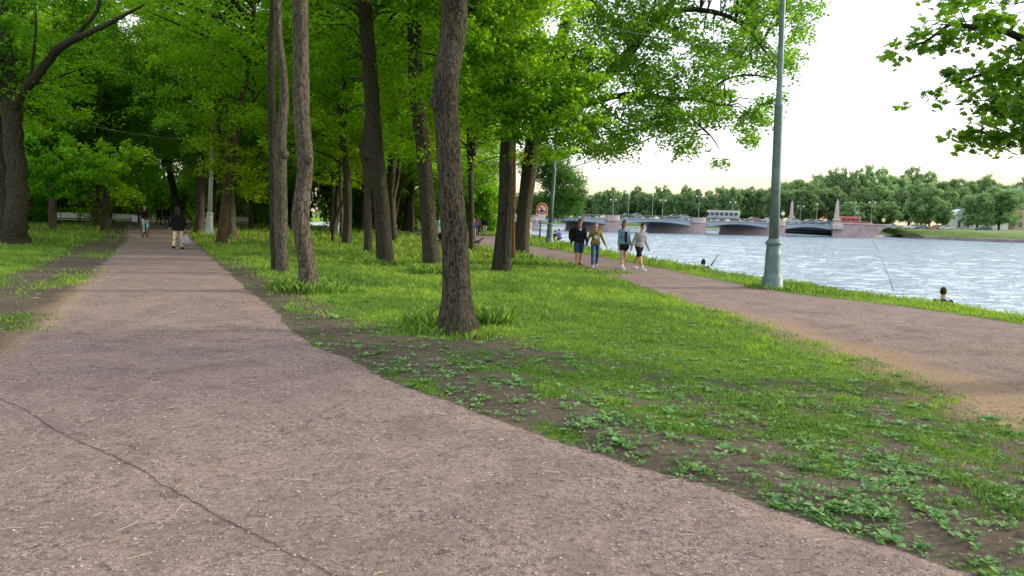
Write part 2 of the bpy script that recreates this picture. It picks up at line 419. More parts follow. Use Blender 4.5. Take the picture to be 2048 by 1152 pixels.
# lobed outline, two triangles fans sharing the midrib
_lob = [(0,0,0),(.30,.02,.03),(.20,.20,.04),(.52,.36,.07),(.26,.48,.04),(.34,.78,.04),(.10,.70,.0),(0,1.05,-.05)]
SH_LOBE = np.array(_lob+[(-a,b,c) for a,b,c in _lob[1:7]][::-1])
F_LOBE = np.array([(0,1,2),(0,2,4),(2,3,4),(0,4,6),(4,5,6),(0,6,7),(0,7,8),(0,8,10),(8,9,10),(0,10,12),(10,11,12),(0,12,13)])
def leaves(C, Nn, size, shape, rng, var):
    S, Fb = shape; n = len(C); nn, t, b_ = basis(Nn, rng)
    sz = size*(.65+.7*rng.random(n)); k = len(S)
    P = (C[:,None,:] + sz[:,None,None]*(S[None,:,0,None]*b_[:,None,:] + (S[None,:,1,None]-.5)*t[:,None,:] + S[None,:,2,None]*nn[:,None,:]))
    Fc = (Fb[None]+(np.arange(n)*k)[:,None,None]).reshape(-1,3)
    return P.reshape(-1,3), Fc, np.repeat(var, len(Fb))
DIAM = (SH_DIAMOND, F_DIAMOND); LOBE = (SH_LOBE, F_LOBE)
def sprays(cent, rng, per, rx, rz, size, shape=DIAM, droop=.25, flat=.55, radial=None):
    """flattened tufts of leaves round each centre"""
    n = len(cent); per_i = (per*(.6+.8*rng.random(n))).astype(int); tot = per_i.sum()
    own = np.repeat(np.arange(n), per_i)
    rr = rx*(.6+.7*rng.random(n))[own]*np.sqrt(rng.random(tot)); th = rng.random(tot)*6.2832
    dz = rng.normal(size=tot)*rz - droop*rr*rr/np.maximum(rx,.1)
    tilt = rng.normal(size=(n,2))*.28
    ox = rr*np.cos(th); oy = rr*np.sin(th); dz = dz+ox*tilt[own,0]+oy*tilt[own,1]
    C = cent[own]+np.stack([ox, oy, dz], 1)
    Nn = np.stack([rng.normal(size=tot)*flat, rng.normal(size=tot)*flat, .75+0*ox], 1)
    cl = rng.random(n)[own]
    var = np.clip(.5*cl+.5*rng.random(tot)+.12*dz/rz*.5, 0, 1)
    return leaves(C, Nn, size, shape, rng, var)
def crown_mesh(name, seed, R, z0, z1, ncl, per, size, rx=.75, rz=.13, shell=.35, low=0.0, trunk_top=None, shape=DIAM):
    rng = np.random.default_rng(seed)
    n = ncl*3; d = rng.normal(size=(n,3)); d /= np.linalg.norm(d, axis=1, keepdims=True)
    rr = (shell+(1-shell)*rng.random(n))**.6
    # lumpy outline
    lump = 1+.28*np.sin(d[:,0]*4+seed)*np.cos(d[:,1]*5+2*seed)+.2*np.sin(d[:,2]*6+seed*3)
    c = d*rr[:,None]*lump[:,None]
    zc = (z0+z1)/2; P = np.stack([c[:,0]*R, c[:,1]*R, zc+c[:,2]*(z1-z0)/2], 1)
    taper = np.where(P[:,2] < zc, 1-low*0, 1); P[:,:2] *= taper[:,None]
    # gaps: drop centres in random holes
    holes = rng.normal(size=(9,3)); holes /= np.linalg.norm(holes,axis=1,keepdims=True)
    hp = np.stack([holes[:,0]*R*.85, holes[:,1]*R*.85, zc+holes[:,2]*(z1-z0)/2*.85], 1)
    dd = np.linalg.norm(P[:,None]-hp[None], axis=2).min(1); P = P[dd > R*.22][:ncl]
    V, Fc, var = sprays(P, rng, per, rx, rz, size, shape)
    me = npmesh(name, V, Fc, var); me.materials.append(M_LEAF)
    # branches to a third of the tufts
    b = MB(); tt = Vector((0,0,z0+(z1-z0)*.25))
    for i in range(0, min(len(P), 70)):
        e = Vector(P[i]); hz = max(z0*.75, min(e.z-.25*math.hypot(e.x,e.y)-.3, z1-2))
        s = Vector((0,0,hz)); m_ = s.lerp(e, .5)+Vector((random.uniform(-.2,.2),random.uniform(-.2,.2),random.uniform(0,.4)))
        L = (e-s).length; r0 = .02+.012*L
        b.tube([s, s.lerp(m_,.5)+Vector((0,0,.1)), m_, e], [r0, r0*.8, r0*.6, .008], 5, False)
    mb = bpy.data.meshes.new(name+'_branches'); mb.from_pydata(b.v, [], b.f); mb.update()
    return me, mb
# ------------------------------------------------------------------ grass and weeds
def screen_samples(n, y0, y1, u0, u1, rng, p=1.0):
    t = rng.random(n)**p
    y = y0*(y1/y0)**t; u = u0+(u1-u0)*rng.random(n); return u*(y+1.0), y
def grass():
    rng = np.random.default_rng(3)
    def make(name, n, y0, y1, h0, w0, hk, p=1.0, thr=.0, u=(-.85,.85), lab=None):
        x, y = screen_samples(n, y0, y1, u[0], u[1], rng, p)
        d = grassmask(x, y); keep = (rng.random(n) < d*1.1) & (x < XE(y)+.5) & (x > -34)
        x = x[keep]; y = y[keep]; m = len(x); z = height(x, y)
        tuft = fbm(x*3.3, y*3.3, 61, 3); big = fbm(x*.5,y*.5,62)
        dE = sst(1.2, .1, np.abs(x-XE(y)+.2))
        h = h0*(.45+1.0*rng.random(m))*(.5+1.0*sst(.4,.75,tuft)+.6*dE*rng.random(m)+.1)*(.62+.38*sst(7,16,y))*(1+hk*y)
        w = w0*(1+.22*y)*(.6+.8*rng.random(m))
        a = rng.random(m)*6.2832; le = (.2+.7*rng.random(m))*h; la = rng.random(m)*6.2832
        bx = np.cos(a)*w; by = np.sin(a)*w
        tx = np.cos(la)*le; ty = np.sin(la)*le
        V = np.stack([np.stack([x-bx,y-by,z-.01],1), np.stack([x+bx,y+by,z-.01],1),
                      np.stack([x+tx*.4+bx*.7,y+ty*.4+by*.7,z+h*.62],1), np.stack([x+tx,y+ty,z+h],1)], 1).reshape(-1,3)
        i = np.arange(m)*4; Fc = np.stack([np.stack([i,i+1,i+2],1), np.stack([i,i+2,i+3],1)], 1).reshape(-1,3)
        var = np.repeat(np.clip(.08+.5*rng.random(m)+1.2*(big-.5)+.8*(tuft-.5)+.35*sst(7,17,y), 0, 1), 2)  # lighter with distance as if sunlit; mottles put shadows between clumps into colour
        me = npmesh(name, V, Fc, var); o = link(name, me, M_GRASS)
        props(o, lab, 'grass', kind='stuff')
    make('grass', 430000, 3.2, 30, .042, .0017, .024, .8, lab='short green lawn grass growing between the paths and along the river bank')
    make('grass', 90000, 26, 85, .09, .003, .012, 1, u=(-.95,.3), lab='sunlit lawn grass under the trees farther off')
    # long tufts
    tl = []
    for (px, py, r, n, hh) in TUFTS:
        g = ground(px, py); n = int(n*.8); r *= 1.3; hh *= .6
        for k in range(n):
            a = rng.random()*6.2832; q = r*math.sqrt(rng.random()); tl.append((g.x+q*math.cos(a), g.y+q*math.sin(a)*.8, hh*(.5+.7*rng.random())))
    T = np.array(tl); m = len(T); x, y, h = T[:,0], T[:,1], T[:,2]; z = height(x, y)
    a = rng.random(m)*6.28; la = rng.random(m)*6.28; w = .0035+.00055*y; le = h*(.15+.7*rng.random(m))
    V = np.stack([np.stack([x-np.cos(a)*w,y-np.sin(a)*w,z-.01],1), np.stack([x+np.cos(a)*w,y+np.sin(a)*w,z-.01],1),
                  np.stack([x+np.cos(la)*le*.35+np.cos(a)*w*.8,y+np.sin(la)*le*.35+np.sin(a)*w*.8,z+h*.65],1), np.stack([x+np.cos(la)*le,y+np.sin(la)*le,z+h*.95],1)], 1).reshape(-1,3)
    i = np.arange(m)*4; Fc = np.stack([np.stack([i,i+1,i+2],1), np.stack([i,i+2,i+3],1)], 1).reshape(-1,3)
    o = link('long_grass', npmesh('long_grass', V, Fc, np.repeat(np.clip(.2+rng.random(m)*.8,0,1), 2)), M_GRASS)
    props(o, 'long grass tufts round the trunk feet, the lamp post and the bank edge', 'grass', kind='stuff')
TUFTS = [(862,652,.30,300,.36),(970,648,.32,420,.48),(930,672,.3,200,.2),(850,665,.3,160,.25),(862,548,.55,420,.42),(880,548,.5,260,.4),(618,583,.6,520,.42),
         (1045,528,.8,420,.38),(1020,520,.8,300,.5),(1215,545,.7,420,.16),(700,487,.8,260,.35),(735,510,.8,300,.35),(770,530,.5,220,.35),(565,548,.5,120,.14),
         (440,492,.7,120,.25),(1550,578,.55,300,.22),(1525,574,.4,160,.2),(1585,570,.5,220,.22),(1790,590,.16,110,.42),(1795,588,.1,50,.65),(1425,532,.45,160,.55),(1480,546,.5,220,.35),
         (1500,548,.4,120,.3),(1098,490,1.1,240,.3),(1120,492,1.5,320,.45),(1150,500,1.2,220,.4),(1078,478,1.2,220,.5),(1060,476,1.5,220,.5),(1260,512,.9,180,.35),(1620,582,.5,120,.25),(1900,612,.35,160,.18),
         (1700,590,.5,160,.2),(1350,527,.7,160,.3),(40,640,.4,120,.09),(150,545,.6,160,.1),(60,660,.3,60,.08)]
grass()
def weeds():
    rng = np.random.default_rng(11)
    x, y = screen_samples(85000, 2.4, 22, -.9, .95, rng, .75)
    dR = x-R1(y); ok = (dR > -.12) & (x < XL(y)+.25) & (gravelmask(x,y) < .6)
    cl = fbm(x*2.6, y*2.6, 81, 4); edge = sst(.55,.0,np.abs(dR-.2)); near = sst(14,5,y)
    p = (.06+.45*near)*sst(.47,.62,cl)*(.3+vnoise(x*5,y*5,4)) + .55*edge*sst(.47,.6,cl) + .06+.2*near
    keep = ok & (rng.random(len(x)) < p*.55); x = x[keep]; y = y[keep]
    # each point is a rosette of broad leaves
    n = len(x); k = 7; own = np.repeat(np.arange(n), k); m = n*k; asp = (.45+.75*rng.random(n))[own]; lon = (.7+.9*rng.random(n)**2)[own]*(1.25-.4*asp)
    th = rng.random(m)*6.2832; sz = (.009+.026*rng.random(n)**2)[own]*(1+.03*y[own]); r = sz*.75
    z = height(x, y)[own]
    C = np.stack([x[own]+r*np.cos(th), y[own]+r*np.sin(th), z+.008+.5*sz*rng.random(m)], 1)
    out = np.stack([np.cos(th), np.sin(th), .25+.5*rng.random(m)-.2], 1)
    nrm = np.stack([-.5*np.cos(th)+.25*rng.normal(size=m), -.5*np.sin(th)+.25*rng.normal(size=m), 1+0*th], 1)
    nrm /= np.linalg.norm(nrm,axis=1,keepdims=True); t = out-(out*nrm).sum(1,keepdims=True)*nrm; t /= np.linalg.norm(t,axis=1,keepdims=True); b_ = np.cross(nrm,t)
    S = np.array([(0,0,0),(.30,.30,.06),(.34,.65,.05),(0,1,-.10),(-.34,.65,.05),(-.30,.30,.06)]); Fb = np.array([(0,1,2),(0,2,3),(0,3,4),(0,4,5)])
    L = sz*1.35*lon
    P = C[:,None,:]+L[:,None,None]*(S[None,:,0,None]*asp[:,None,None]*b_[:,None,:]+(S[None,:,1,None]-.4)*t[:,None,:]+S[None,:,2,None]*nrm[:,None,:])
    Fc = (Fb[None]+(np.arange(m)*6)[:,None,None]).reshape(-1,3)
    var = np.repeat(np.clip((.4*rng.random(n))[own]+.6*rng.random(m),0,1), 4)
    o = link('weeds', npmesh('weeds', P.reshape(-1,3), Fc, var), M_WEED)
    props(o, 'broad leaved weeds creeping over bare soil beside the gravel path', 'ground cover', kind='stuff')
weeds()
def debris():
    rng = np.random.default_rng(12)
    # small stones
    x, y = screen_samples(42000, 2.2, 12, -.85, .9, rng, .9); keep = x < XE(y); x = x[keep]; y = y[keep]
    g = gravelmask(x,y); keep = rng.random(len(x)) < .15+.85*g; x = x[keep]; y = y[keep]; n = len(x)
    s = (.0022+.0055*rng.random(n)**4)*(1+.10*y); z = height(x,y)
    O = np.array([(1,0,0),(0,1,0),(-1,0,0),(0,-1,0),(0,0,.7),(0,0,-.7)])*1.0
    P = np.stack([x,y,z+s*.3],1)[:,None,:]+s[:,None,None]*(O[None]*(.6+.7*rng.random((n,6,1))))
    Fb = np.array([(0,1,4),(1,2,4),(2,3,4),(3,0,4)]); Fc = (Fb[None]+(np.arange(n)*6)[:,None,None]).reshape(-1,3)
    m, nt, out = newmat('small_stones'); a = N(nt,'ShaderNodeAttribute'); a.attribute_name = 'var'
    pbr(nt, out, ramp(nt, a.outputs['Fac'], [(0,(.13,.10,.09)),(.45,(.30,.235,.21)),(.9,(.42,.34,.32)),(1,(.5,.43,.4))]), .85)
    o = link('gravel', npmesh('gravel', P.reshape(-1,3), Fc, np.repeat(rng.random(n)**1.3,4)), m)
    props(o, 'loose small stones scattered over the reddish gravel path', 'gravel', kind='stuff')
    # straws, twigs and dry petals
    x, y = screen_samples(5200, 2.3, 16, -.85, .9, rng, .9); keep = x < XE(y); x = x[keep]; y = y[keep]
    n = len(x); L = (.007+.04*rng.random(n)**6)*(1+.06*y); w = .0009*(1+.2*y); a_ = rng.random(n)*6.28; z = height(x,y)+.006
    d = np.stack([np.cos(a_),np.sin(a_),rng.normal(size=n)*.08],1)*L[:,None]; q = np.stack([-np.sin(a_),np.cos(a_),0*a_],1)*w[:,None]; c = np.stack([x,y,z],1)
    up = np.array([0,0,1])*w[:,None]*1.2
    P = np.stack([c-d-q, c-d+q, c+d+q, c+d-q, c-d+up, c+d+up],1).reshape(-1,3)
    Fb = np.array([(0,3,5,4),(1,4,5,2)]); Fc = (Fb[None]+(np.arange(n)*6)[:,None,None]).reshape(-1,4)
    m, nt, out = newmat('straw'); a = N(nt,'ShaderNodeAttribute'); a.attribute_name = 'var'
    pbr(nt, out, ramp(nt, a.outputs['Fac'], [(0,(.03,.022,.016)),(.5,(.10,.07,.05)),(.6,(.38,.29,.18)),(1,(.6,.5,.36))]), .8)
    o = link('plant_litter', npmesh('plant_litter', P, Fc, np.repeat(rng.random(n),2)), m)
    props(o, 'dry straws and twig bits lying on the path and bare soil', 'litter', kind='stuff')
    # crack across the gravel
    pts = [(0,798),(55,822),(105,858),(160,885),(235,915),(300,952),(352,985),(400,1010),(450,1040),(520,1075),(560,1098),(610,1120),(670,1152),(760,1215)]
    P = [ground(a,b) for a,b in pts]; V = []; Fs = []; q = []
    for i in range(len(P)-1):
        for k in range(24): q.append(P[i].lerp(P[i+1], k/24))
    for i, p in enumerate(q):
        t = (q[min(i+1,len(q)-1)]-q[max(i-1,0)]); nx = Vector((-t.y,t.x,0)).normalized()
        off = .012*(float(fbm(np.array([i*.13]),np.array([0.]),5)[0])-.5)*2+.003*random.uniform(-1,1); w = .0022+.0045*random.random()*(.1+float(vnoise(np.array([i*.09]),np.array([3.]),8)[0]))
        a = p+nx*(off+w); c = p+nx*(off-w)
        V += [(a.x,a.y,gz(a.x,a.y)+.004),(c.x,c.y,gz(c.x,c.y)+.004)]
    for i in range(len(q)-1): Fs.append((2*i,2*i+1,2*i+3,2*i+2))
    bb = MB(); bb.add(V, Fs); o = bb.build('path_crack', plain('dark_crack', (.075,.058,.05), .95, .4, 60)); o['kind'] = 'structure'
debris()
# ------------------------------------------------------------------ trees
CR = {}
def crowns():
    for i in range(3): CR['high%d'%i] = crown_mesh('crown_high%d'%i, 40+i, 4.2, 8.2, 18, 220, 80, .16, .8, .16)
    for i in range(4): CR['mid%d'%i] = crown_mesh('crown_mid%d'%i, 50+i, 4.2, 4.9, 15.5, 290, 150, .135, .75, .14, shell=.4)
    for i in range(3): CR['low%d'%i] = crown_mesh('crown_low%d'%i, 60+i, 4.6, 2.6, 15, 250, 130, .175, .9, .18, shell=.4)
    for i in range(4): CR['far%d'%i] = crown_mesh('crown_far%d'%i, 70+i, 6.2, 2.6, 15, 330, 46, .62, 1.25, .35, shell=.45)
crowns()
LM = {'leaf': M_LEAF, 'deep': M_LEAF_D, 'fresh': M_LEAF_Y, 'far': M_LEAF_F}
_mesh_cache = {}
def crown_obj(kind, mat, parent, loc=(0,0,0), rz=0, sc=(1,1,1)):
    me, mb = CR[kind]; key = (kind, mat)
    if key not in _mesh_cache:
        m1 = me.copy(); m1.materials.clear(); m1.materials.append(LM[mat]); m1.name = 'crown'
        _mesh_cache[key] = m1
        if (kind,'b') not in _mesh_cache: mb.materials.append(M_BARK_D); _mesh_cache[(kind,'b')] = mb
    c = bpy.data.objects.new('crown', _mesh_cache[key]); COL.objects.link(c); c.parent = parent
    c.location = loc; c.rotation_euler = (0,0,rz); c.scale = sc
    l = bpy.data.objects.new('branches', _mesh_cache[(kind,'b')]); COL.objects.link(l); l.parent = parent
    l.location = loc; l.rotation_euler = (0,0,rz); l.scale = sc
    return c
def trunk_mesh(b, pts, rs, seed, seg=22, step=.12, flare=.35, rough=1.0):
    """ridged tapering trunk along pts (local)"""
    pts = [Vector(p) for p in pts]; acc = [0]
    for i in range(1, len(pts)): acc.append(acc[-1]+(pts[i]-pts[i-1]).length)
    L = acc[-1]; n = max(8, min(150, int(L/step))); rings = []
    S = np.linspace(0, L, n); xs = np.interp(S, acc, [p.x for p in pts]); ys = np.interp(S, acc, [p.y for p in pts]); zs = np.interp(S, acc, [p.z for p in pts]); rr = np.interp(S, acc, rs)
    k = max(1, int(.35/(L/n))); ker = np.hanning(2*k+3)[1:-1]; ker /= ker.sum()
    sm = lambda a: np.convolve(np.pad(a, len(ker)//2, 'reflect', reflect_type='odd'), ker, 'valid') if len(a) > len(ker) else a
    xs, ys, rr = sm(xs), sm(ys), sm(rr)
    th = np.arange(seg)*2*math.pi/seg
    for i in range(n):
        r = rr[i]*(1+flare*math.exp(-S[i]/(rr[0]*1.1))*(1+.35*np.sin(th*5+seed)))
        cx = np.cos(th)*2+seed*3.7; cy = np.sin(th)*2
        r = r*(1+rough*(.13*(fbm(cx+S[i]*.9, cy+S[i]*.6, seed)-.5)+.10*(vnoise(th*0+cx*2.2+S[i]*.35, cy*2.2+S[i]*1.1, seed+5)-.5)))
        rings.append([(xs[i]+r[j]*math.cos(th[j]), ys[i]+r[j]*math.sin(th[j]), zs[i]) for j in range(seg)])
    b.loft(rings)
def limb_mesh(b, pts, rs, seed, seg=10):
    pts = [Vector(p) for p in pts]; n = len(pts); P = []; R_ = []; rnd = random.Random(seed)
    for i in range(n-1):
        p0, p1, p2, p3 = pts[max(i-1,0)], pts[i], pts[i+1], pts[min(i+2,n-1)]; m = max(3, int((p2-p1).length/.22))
        for k in range(m):
            t = k/m; q = .5*((2*p1)+(p2-p0)*t+(2*p0-5*p1+4*p2-p3)*t*t+(3*p1-p0-3*p2+p3)*t**3)
            r = rs[i]+(rs[i+1]-rs[i])*t; P.append(q+Vector((rnd.uniform(-.12,.12)*r,rnd.uniform(-.12,.12)*r,rnd.uniform(-.12,.12)*r))); R_.append(r*rnd.uniform(.92,1.08))
    P.append(pts[-1]); R_.append(rs[-1]*.5); b.tube(P, R_, seg)
def burl(b, p, r): b.ball(p, (r, r*.8, r*1.1), 10)
def px_trunk(trace, dz=0.0, base=None, rscale=.86):
    """trace: (px,py,width_px) from the ground up. Returns base and local points, radii, in the plane of the base"""
    g = base if base is not None else ground(trace[0][0], trace[0][1]); Y = g.y; P = []; Rr = []
    for i, (a, c, w) in enumerate(trace):
        q = aty(a, c, Y); P.append(q-g); Rr.append(w/2*Y/F*rscale)
    P[0] = Vector((P[0].x, 0, -.15)); return g, P, Rr
def tree(trace, label, bark, crown, leaf, H=16, group=None, cat='tree', seed=1, flare=.35, extra=(), crx=0, sc=1.0, lean_y=0.0, burls=(), knots=True, czo=0):
    g, P, Rr = px_trunk(trace)
    e = empty('tree', g, 0, label, cat, group)
    top = P[-1]; d = (P[-1]-P[-2]).normalized(); z = top.z; r = Rr[-1]
    rnd = random.Random(seed)
    while z < H-3:
        st = 1.6; d = (d+Vector((rnd.uniform(-.12,.12),rnd.uniform(-.12,.12)+lean_y,.35))).normalized(); top = top+d*st; z = top.z; r *= .9
        P.append(top.copy()); Rr.append(r)
    for i in range(1,len(P)): P[i].y += .12*math.sin(i*1.7+seed)*min(1,P[i].z/4)+lean_y*P[i].z*.5
    b = MB(); trunk_mesh(b, P, Rr, seed, flare=flare)
    for (bz, side, br) in burls:
        i = min(range(len(P)), key=lambda k: abs(P[k].z-bz)); 
        zz=[p.z for p in P]; cx=np.interp(bz,zz,[p.x for p in P]); cy=np.interp(bz,zz,[p.y for p in P]); rr=np.interp(bz,zz,Rr)
        burl(b, (cx+side*rr*.78, cy-rr*.45, bz), br)
    b.build('trunk', bark, e, True)
    for tr, rs_ in extra:                                   # limbs traced as (px,py,depth offset)
        Q = [aty(a, c, g.y+dy)-g for a, c, dy in tr]; b = MB(); limb_mesh(b, Q, rs_, seed+9); b.build('limb', bark, e, True)
    if crown:
        k = min(range(len(P)), key=lambda i: abs(P[i].z-9)); q = P[k]
        crown_obj(crown, leaf, e, (q.x+crx, q.y, czo), rnd.random()*6.28, (sc,sc,1))
    return e
def tw(px0, dx): return px0
T = tree
# ---- the named trunks, left to right
T([(10,487,96),(12,460,70),(8,400,62),(-4,330,58),(-20,260,54),(-34,180,48),(-40,60,40)], 'massive trunk at the far left edge, left stem of the twin tree', M_BARK, 'mid0', 'leaf', seed=2, flare=.3,
  extra=(([(20,492,-.1),(26,465,-.2),(34,420,-.3),(32,340,-.3),(26,260,-.3),(22,215,-.3),(12,120,-.2),(4,40,0),(0,-40,0)], [.45,.42,.36,.34,.32,.3,.24,.2,.16]),
         ([(24,222,-.3),(42,190,-.6),(75,150,-1),(110,105,-1.6),(140,82,-2.2),(190,60,-3),(240,35,-3.6),(290,8,-4)], [.2,.17,.15,.14,.12,.09,.06,.03]),
         ([(140,82,-2.2),(170,50,-2.4),(195,20,-2.4),(200,-20,-2.4)], [.09,.07,.06,.05]),
         ([(60,165,-.9),(66,120,-1),(72,60,-1),(70,10,-1)], [.06,.05,.04,.03])))
T([(107,458,17),(106,420,15),(106,370,15),(104,300,14),(104,200,13)], 'upright grey trunk between the leftmost twin tree and the white bench', M_BARK_G, 'low0', 'deep', seed=3)
T([(191,456,17),(190,420,15),(192,370,14),(196,300,13),(198,200,12)], 'slim trunk directly left of the darker trunk at the lawn corner', M_BARK, 'low1', 'leaf', seed=4)
T([(209,463,18),(210,430,16),(213,370,15),(216,300,14),(218,200,14),(222,120,13)], 'dark trunk standing at the corner of the left lawn near the path end', M_BARK_D, 'mid1', 'leaf', seed=5)
T([(366,452,18),(357,420,15),(345,370,14),(334,310,13),(322,240,12),(308,170,11),(298,110,10)], 'dark trunk leaning far left above the walker in black', M_BARK_D, 'mid2', 'deep', seed=6)
T([(398,466,24),(400,430,20),(402,380,18),(402,320,17),(400,240,16),(396,160,15)], 'sturdy trunk immediately left of the white lamp post', M_BARK, 'mid3', 'leaf', seed=7)
T([(441,490,25),(448,440,21),(454,390,20),(462,330,19),(474,270,17),(484,210,14),(494,160,11)], 'reddish trunk leaning right just right of the white lamp post', M_BARK_O, 'mid1', 'fresh', seed=8, H=12,
  extra=(([(460,340,0),(444,290,0),(434,240,0),(430,190,.3)], [.1,.08,.06,.04]),))
T([(466,477,22),(463,440,19),(461,380,18),(458,320,17),(456,260,16)], 'upright trunk behind the reddish leaning trunk', M_BARK_G, 'mid0', 'leaf', seed=9)
T([(552,540,22),(549,460,20),(547,380,20),(545,300,19),(546,200,18),(544,100,18),(546,0,18)], 'dark trunk pressed behind the pale straight trunk', M_BARK_D, 'high0', 'leaf', seed=10, flare=.2)
T([(566,547,28),(564,500,26),(563,430,26),(563,350,26),(565,270,23),(567,200,21),(565,150,19),(560,80,18),(556,0,18)], 'pale straight trunk with a light scar near its foot', M_BARK_G, 'high1', 'leaf', seed=11, flare=.15, burls=((2.9,.9,.12),))
T([(620,584,52),(616,540,40),(608,490,38),(601,440,40),(603,400,38),(608,350,35),(611,310,37),(606,240,36),(600,160,37),(598,80,35),(602,0,34)], 'bulging crooked trunk with a knot at mid height', M_BARK_G, 'high2', 'leaf', seed=12, flare=.12, burls=((2.55,.55,.12),))
T([(692,488,22),(695,450,19),(696,400,19),(694,340,17),(686,290,15),(688,200,13),(690,110,10)], 'short dark trunk left of the tall dark one, broken at its top', M_BARK, 'mid2', 'fresh', seed=13, H=9)
T([(664,486,8),(668,450,8),(678,420,8),(692,392,8)], 'thin dead stem leaning against the short dark trunk', M_BARK, None, None, seed=14, H=2, flare=.1)
T([(683,478,9),(684,430,8),(681,380,8),(680,310,7),(682,240,6),(700,190,5)], 'thin pale stem rising beside the short dark trunk', M_BARK_G, 'mid3', 'fresh', seed=15, H=9, flare=.1)
T([(736,509,20),(737,460,18),(735,400,17),(733,340,17),(727,310,18),(735,250,14),(738,180,12)], 'slim trunk with a swelling, half behind the tall dark trunk', M_BARK, 'mid1', 'fresh', seed=16, burls=((4.2,-.6,.16),))
T([(773,529,42),(768,480,38),(764,420,37),(757,350,36),(750,280,36),(745,220,35),(740,150,33),(735,70,32),(730,0,32)], 'tall dark smooth trunk leaning slightly left', M_BARK_D, 'high0', 'leaf', seed=17, flare=.12,
  extra=(([(742,170,0),(722,158,.6),(700,157,1.2),(682,166,1.6)], [.05,.035,.025,.015]), ([(745,222,0),(720,210,.5),(690,222,1),(650,232,1.6)], [.04,.03,.02,.012]), ([(738,100,0),(715,112,.6),(690,120,1)], [.045,.03,.02])))
T([(788,482,16),(785,430,15),(783,380,17),(785,320,19),(792,280,19),(794,200,16),(800,60,13)], 'trunk forking behind and right of the tall dark trunk', M_BARK, 'mid0', 'fresh', seed=18,
  extra=(([(786,400,0),(796,350,.1),(800,300,.2),(808,240,.3)], [.15,.13,.1,.07]),))
T([(812,462,17),(815,430,14),(819,390,12),(824,340,11),(828,280,10)], 'distant trunk leaning right left of the white bench', M_BARK_D, 'low2', 'fresh', seed=19)
T([(864,527,42),(861,480,38),(856,420,36),(851,350,35),(845,290,34),(838,230,34),(832,170,33),(829,100,32),(828,0,30)], 'ridged trunk directly left of the biggest trunk', M_BARK, 'high1', 'leaf', seed=20, flare=.12, burls=((4.95,-.5,.14),))
T([(918,668,106),(914,640,86),(913,600,66),(911,540,61),(908,470,58),(903,400,55),(898,320,54),(893,250,56),(890,200,58),(893,160,56),(902,100,57),(908,40,58),(908,0,58)],
  'biggest nearest trunk, ridged bark, in the middle of the lawn', M_BARK, 'high2', 'leaf', seed=21, flare=.22, burls=((3.05,-.62,.12),))
T([(944,500,15),(943,440,14),(942,380,13),(940,320,13),(938,260,12),(934,180,10)], 'thin forked trunk half hidden behind the biggest trunk', M_BARK, 'mid2', 'fresh', seed=22,
  extra=(([(941,340,0),(947,310,0),(951,280,0),(955,240,0)], [.14,.12,.1,.06]),))
T([(984,461,16),(985,445,14),(987,430,14),(989,405,13),(990,370,12)], 'far dark trunk beside the riverside path seen under the crowns', M_BARK_D, 'low1', 'fresh', seed=23, sc=.8, czo=1.2)
e22 = T([(1004,541,46),(1005,500,40),(1009,450,37),(1013,390,36),(1015,320,36),(1018,250,34),(1020,180,32),(1022,100,30),(1020,0,28)], 'dark trunk with a long split of bare orange wood', M_BARK_D, 'mid3', 'fresh', seed=24, flare=.2, crx=-1.0, sc=.9)
# strip of bare wood on that trunk
g22 = e22.location; b = MB(); Q = [aty(a, c, g22.y-.33)-g22 for a, c in ((1026,515),(1027,480),(1027,440),(1028,400),(1029,350),(1029,300),(1030,270))]
trunk_mesh(b, Q, [.07,.06,.05,.06,.05,.04,.02], 31, 10, .12, 0, 2.5); b.build('bare_wood', M_WOOD, e22, True)
b = MB(); Q = [aty(a, c, g22.y-.30)-g22 for a, c in ((1014,525),(1015,480),(1018,440),(1020,390),(1022,330))]
trunk_mesh(b, Q, [.07,.06,.06,.05,.03], 32, 8, .12, 0, 2.5); b.build('bare_wood', M_BARK_G, e22, True)
# ---- the leaning tree over the water: its crown is shaped spray by spray
e23 = T([(1040,506,36),(1044,470,34),(1049,420,33),(1056,360,34),(1064,300,36),(1074,240,36),(1090,170,32),(1120,90,28)], 'thick trunk leaning right with a broad crown over the river', M_BARK, None, None, seed=25, H=14,
  extra=(([(1074,250,0),(1110,215,-1),(1160,185,-2),(1215,150,-3),(1262,100,-3.5),(1300,55,-4),(1345,2,-4),(1370,-60,-4)], [.34,.3,.28,.25,.22,.19,.16,.12]),
         ([(1070,270,0),(1130,225,-1.5),(1200,200,-3),(1260,190,-4),(1330,196,-5),(1400,200,-5.5),(1460,215,-6)], [.2,.17,.14,.12,.1,.07,.03]),
         ([(1262,100,-3.5),(1330,30,-4.5),(1400,20,-5.5),(1470,40,-6),(1520,90,-6.5),(1550,130,-7)], [.12,.11,.1,.08,.05,.03]),
         ([(1330,196,-5),(1380,235,-5.5),(1420,270,-6),(1440,300,-6)], [.06,.045,.03,.015]),
         ([(1200,205,-3),(1240,240,-3),(1290,262,-3.5)], [.06,.04,.02]),
         ([(1400,200,-5.5),(1450,160,-6),(1500,150,-6.5),(1560,160,-7)], [.06,.05,.04,.015]),
         ([(1090,220,-.4),(1130,250,-.8),(1150,290,-1),(1165,310,-1)], [.06,.05,.03,.015]),
         ([(1262,100,-3.5),(1240,60,-3),(1200,20,-3),(1160,-30,-3)], [.1,.09,.08,.06])))
def inpoly(x, z, poly):
    ins = np.zeros(len(x), bool); n = len(poly)
    for i in range(n):
        x1,z1 = poly[i]; x2,z2 = poly[(i+1)%n]
        c = ((z1 > z) != (z2 > z)) & (x < (x2-x1)*(z-z1)/(z2-z1+1e-12)+x1); ins ^= c
    return ins
